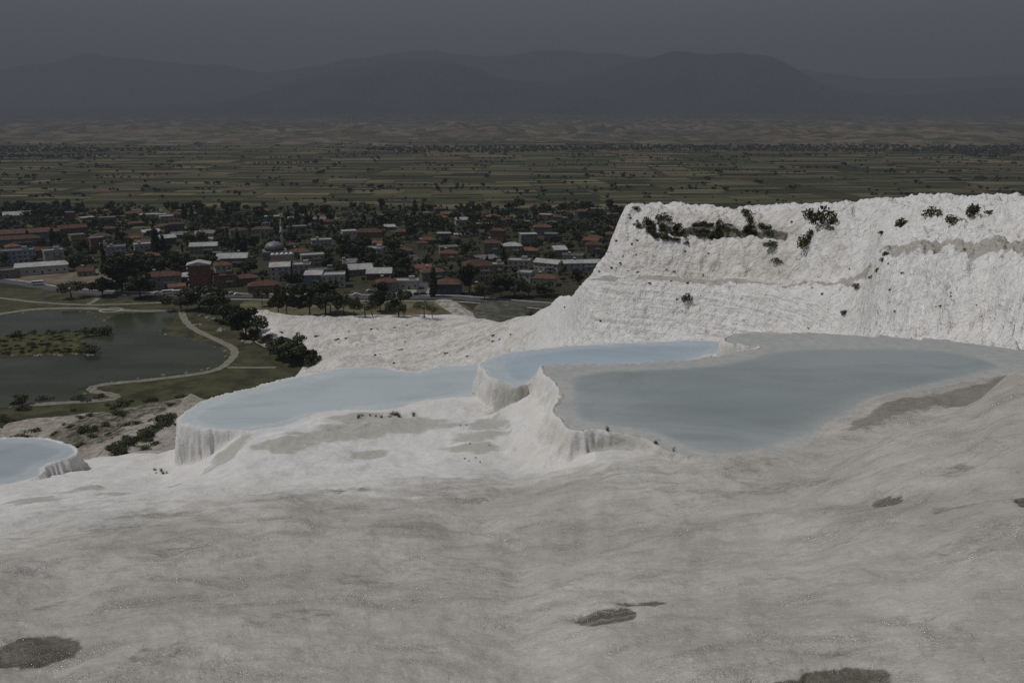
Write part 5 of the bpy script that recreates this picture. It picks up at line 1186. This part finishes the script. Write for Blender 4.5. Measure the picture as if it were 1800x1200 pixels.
# stones along the pond
M['stone'] = simple('shore_stone', (.24, .225, .19), .9, .35, 1.2); ROCK = []
for k in range(4):
    bm = bmesh.new(); bmesh.ops.create_icosphere(bm, subdivisions=2, radius=1)
    for vv in bm.verts: f = 1+.28*math.sin(vv.co.x*3.1+k)+.2*math.sin(vv.co.y*4.3+2*k)+.15*math.sin(vv.co.z*5+k); vv.co *= f*.8; vv.co.z *= .6
    me = bpy.data.meshes.new('stone'); bm.to_mesh(me); bm.free(); me.materials.append(M['stone']); ROCK.append(me)
def stone(u, v, sz, label, group):
    x, y = px_z(u, v, 0); o = link('stone', rnd.choice(ROCK), None, None, (x, y, .12), rnd.uniform(0, 6), (sz*rnd.uniform(.8, 1.6), sz*rnd.uniform(.7, 1.2), sz*rnd.uniform(.6, 1.1))); tag(o, label, 'stone', group)
for i in range(len(PONDP)//2):
    if rnd.random() < .75 and 0 <= i:
        p = PONDP[(i*2) % len(PONDP)]; sz = rnd.uniform(.35, .9); o = link('stone', rnd.choice(ROCK), None, None, (p[0]+rnd.uniform(-1, 1), p[1]+rnd.uniform(-1, 1), .1), rnd.uniform(0, 6), (sz*1.4, sz, sz)); tag(o, 'grey stone lining the shore of the pond', 'stone', 'stones of the pond shore')
for i in range(30): stone(rnd.uniform(0, 165), 622+rnd.uniform(-1, 4)-(.03*0), rnd.uniform(.5, 1.0), 'pale stone along the near side of the island', 'stones of the island')
for u, v, s_ in [(352,556,1.6),(366,559,2.2),(374,562,1.8),(345,572,2.0),(352,571,1.6),(388,581,2.4),(396,580,1.6),(428,601,1.8),(436,602,2.2)]: stone(u, v, s_, 'pale flat boulder lying on the lawn beside the bank', 'boulders on the lawn')
# reeds on the island
RD = []
for k in range(3):
    V = []; F = []
    for i in range(70):
        a = nr.random()*6.28; r = .9*math.sqrt(nr.random()); b0 = np.array([r*math.cos(a), r*math.sin(a), -.1]); h = 1.0+1.3*nr.random(); ln = np.array([nr.normal()*.2, nr.normal()*.2, h]); w = np.array([-math.sin(a), math.cos(a), 0])*.09
        n0 = len(V); V += [b0-w, b0+w, b0+ln]; F.append((n0, n0+1, n0+2))
    me = mesh_py('reed_clump', V, F); me.materials.append(M['reed']); RD.append(me)
n = 0
while n < 110:
    u, v = rnd.uniform(-40, 190), rnd.uniform(580, 626); x, y = px_z(u, v, 0)
    if poly_sd(np.array([x]), np.array([y]), ISL)[0] < 0.4: continue
    o = link('reed_clump', rnd.choice(RD), None, None, (x, y, .5), rnd.uniform(0, 6), (rnd.uniform(1, 2),)*2+(rnd.uniform(.25, .5),)); tag(o, 'clump of brownish reeds on the island', 'reeds', 'reeds of the island'); n += 1
for nb_, (u, v, h) in enumerate(sorted([(188,587,12),(180,586,10),(165,586,8),(160,620,14),(150,586,8),(32,592,8),(90,588,7),(60,588,6),(115,586,6),(25,594,7)])):
    x, y = px_z(u, v, 0); s = math.sqrt(x*x+y*y+CAMZ**2)/FPX; tree('bush', x, y, h*s, h*s*1.5, 'bush', f'dark bush at the edge of the island, {ordw[nb_]} from the left', 'bush', 'bushes of the island', .5)
# ------------------------------------------------------------------ haze
def build_haze():
    m = bpy.data.materials.new('haze'); m.use_nodes = True; t = m.node_tree; t.nodes.clear()
    o = t.nodes.new('ShaderNodeOutputMaterial'); p = t.nodes.new('ShaderNodeVolumePrincipled')
    p.inputs['Color'].default_value = (0.35, 0.372, 0.45, 1); p.inputs['Density'].default_value = 1.5e-4
    p.inputs['Absorption Color'].default_value = (0, 0, 0, 1)
    t.links.new(p.outputs[0], o.inputs['Volume'])
    x0, x1, y0, y1, z0, z1 = -26000, 26000, -3000, 20500, -10, 1700
    V = [(x0,y0,z0),(x1,y0,z0),(x1,y1,z0),(x0,y1,z0),(x0,y0,z1),(x1,y0,z1),(x1,y1,z1),(x0,y1,z1)]
    F = [(0,3,2,1),(4,5,6,7),(0,1,5,4),(1,2,6,5),(2,3,7,6),(3,0,4,7)]
    ob = link('haze', mesh_py('haze', V, F), m); tag(ob, kind='stuff', label='grey dust haze filling the valley air')
build_haze()
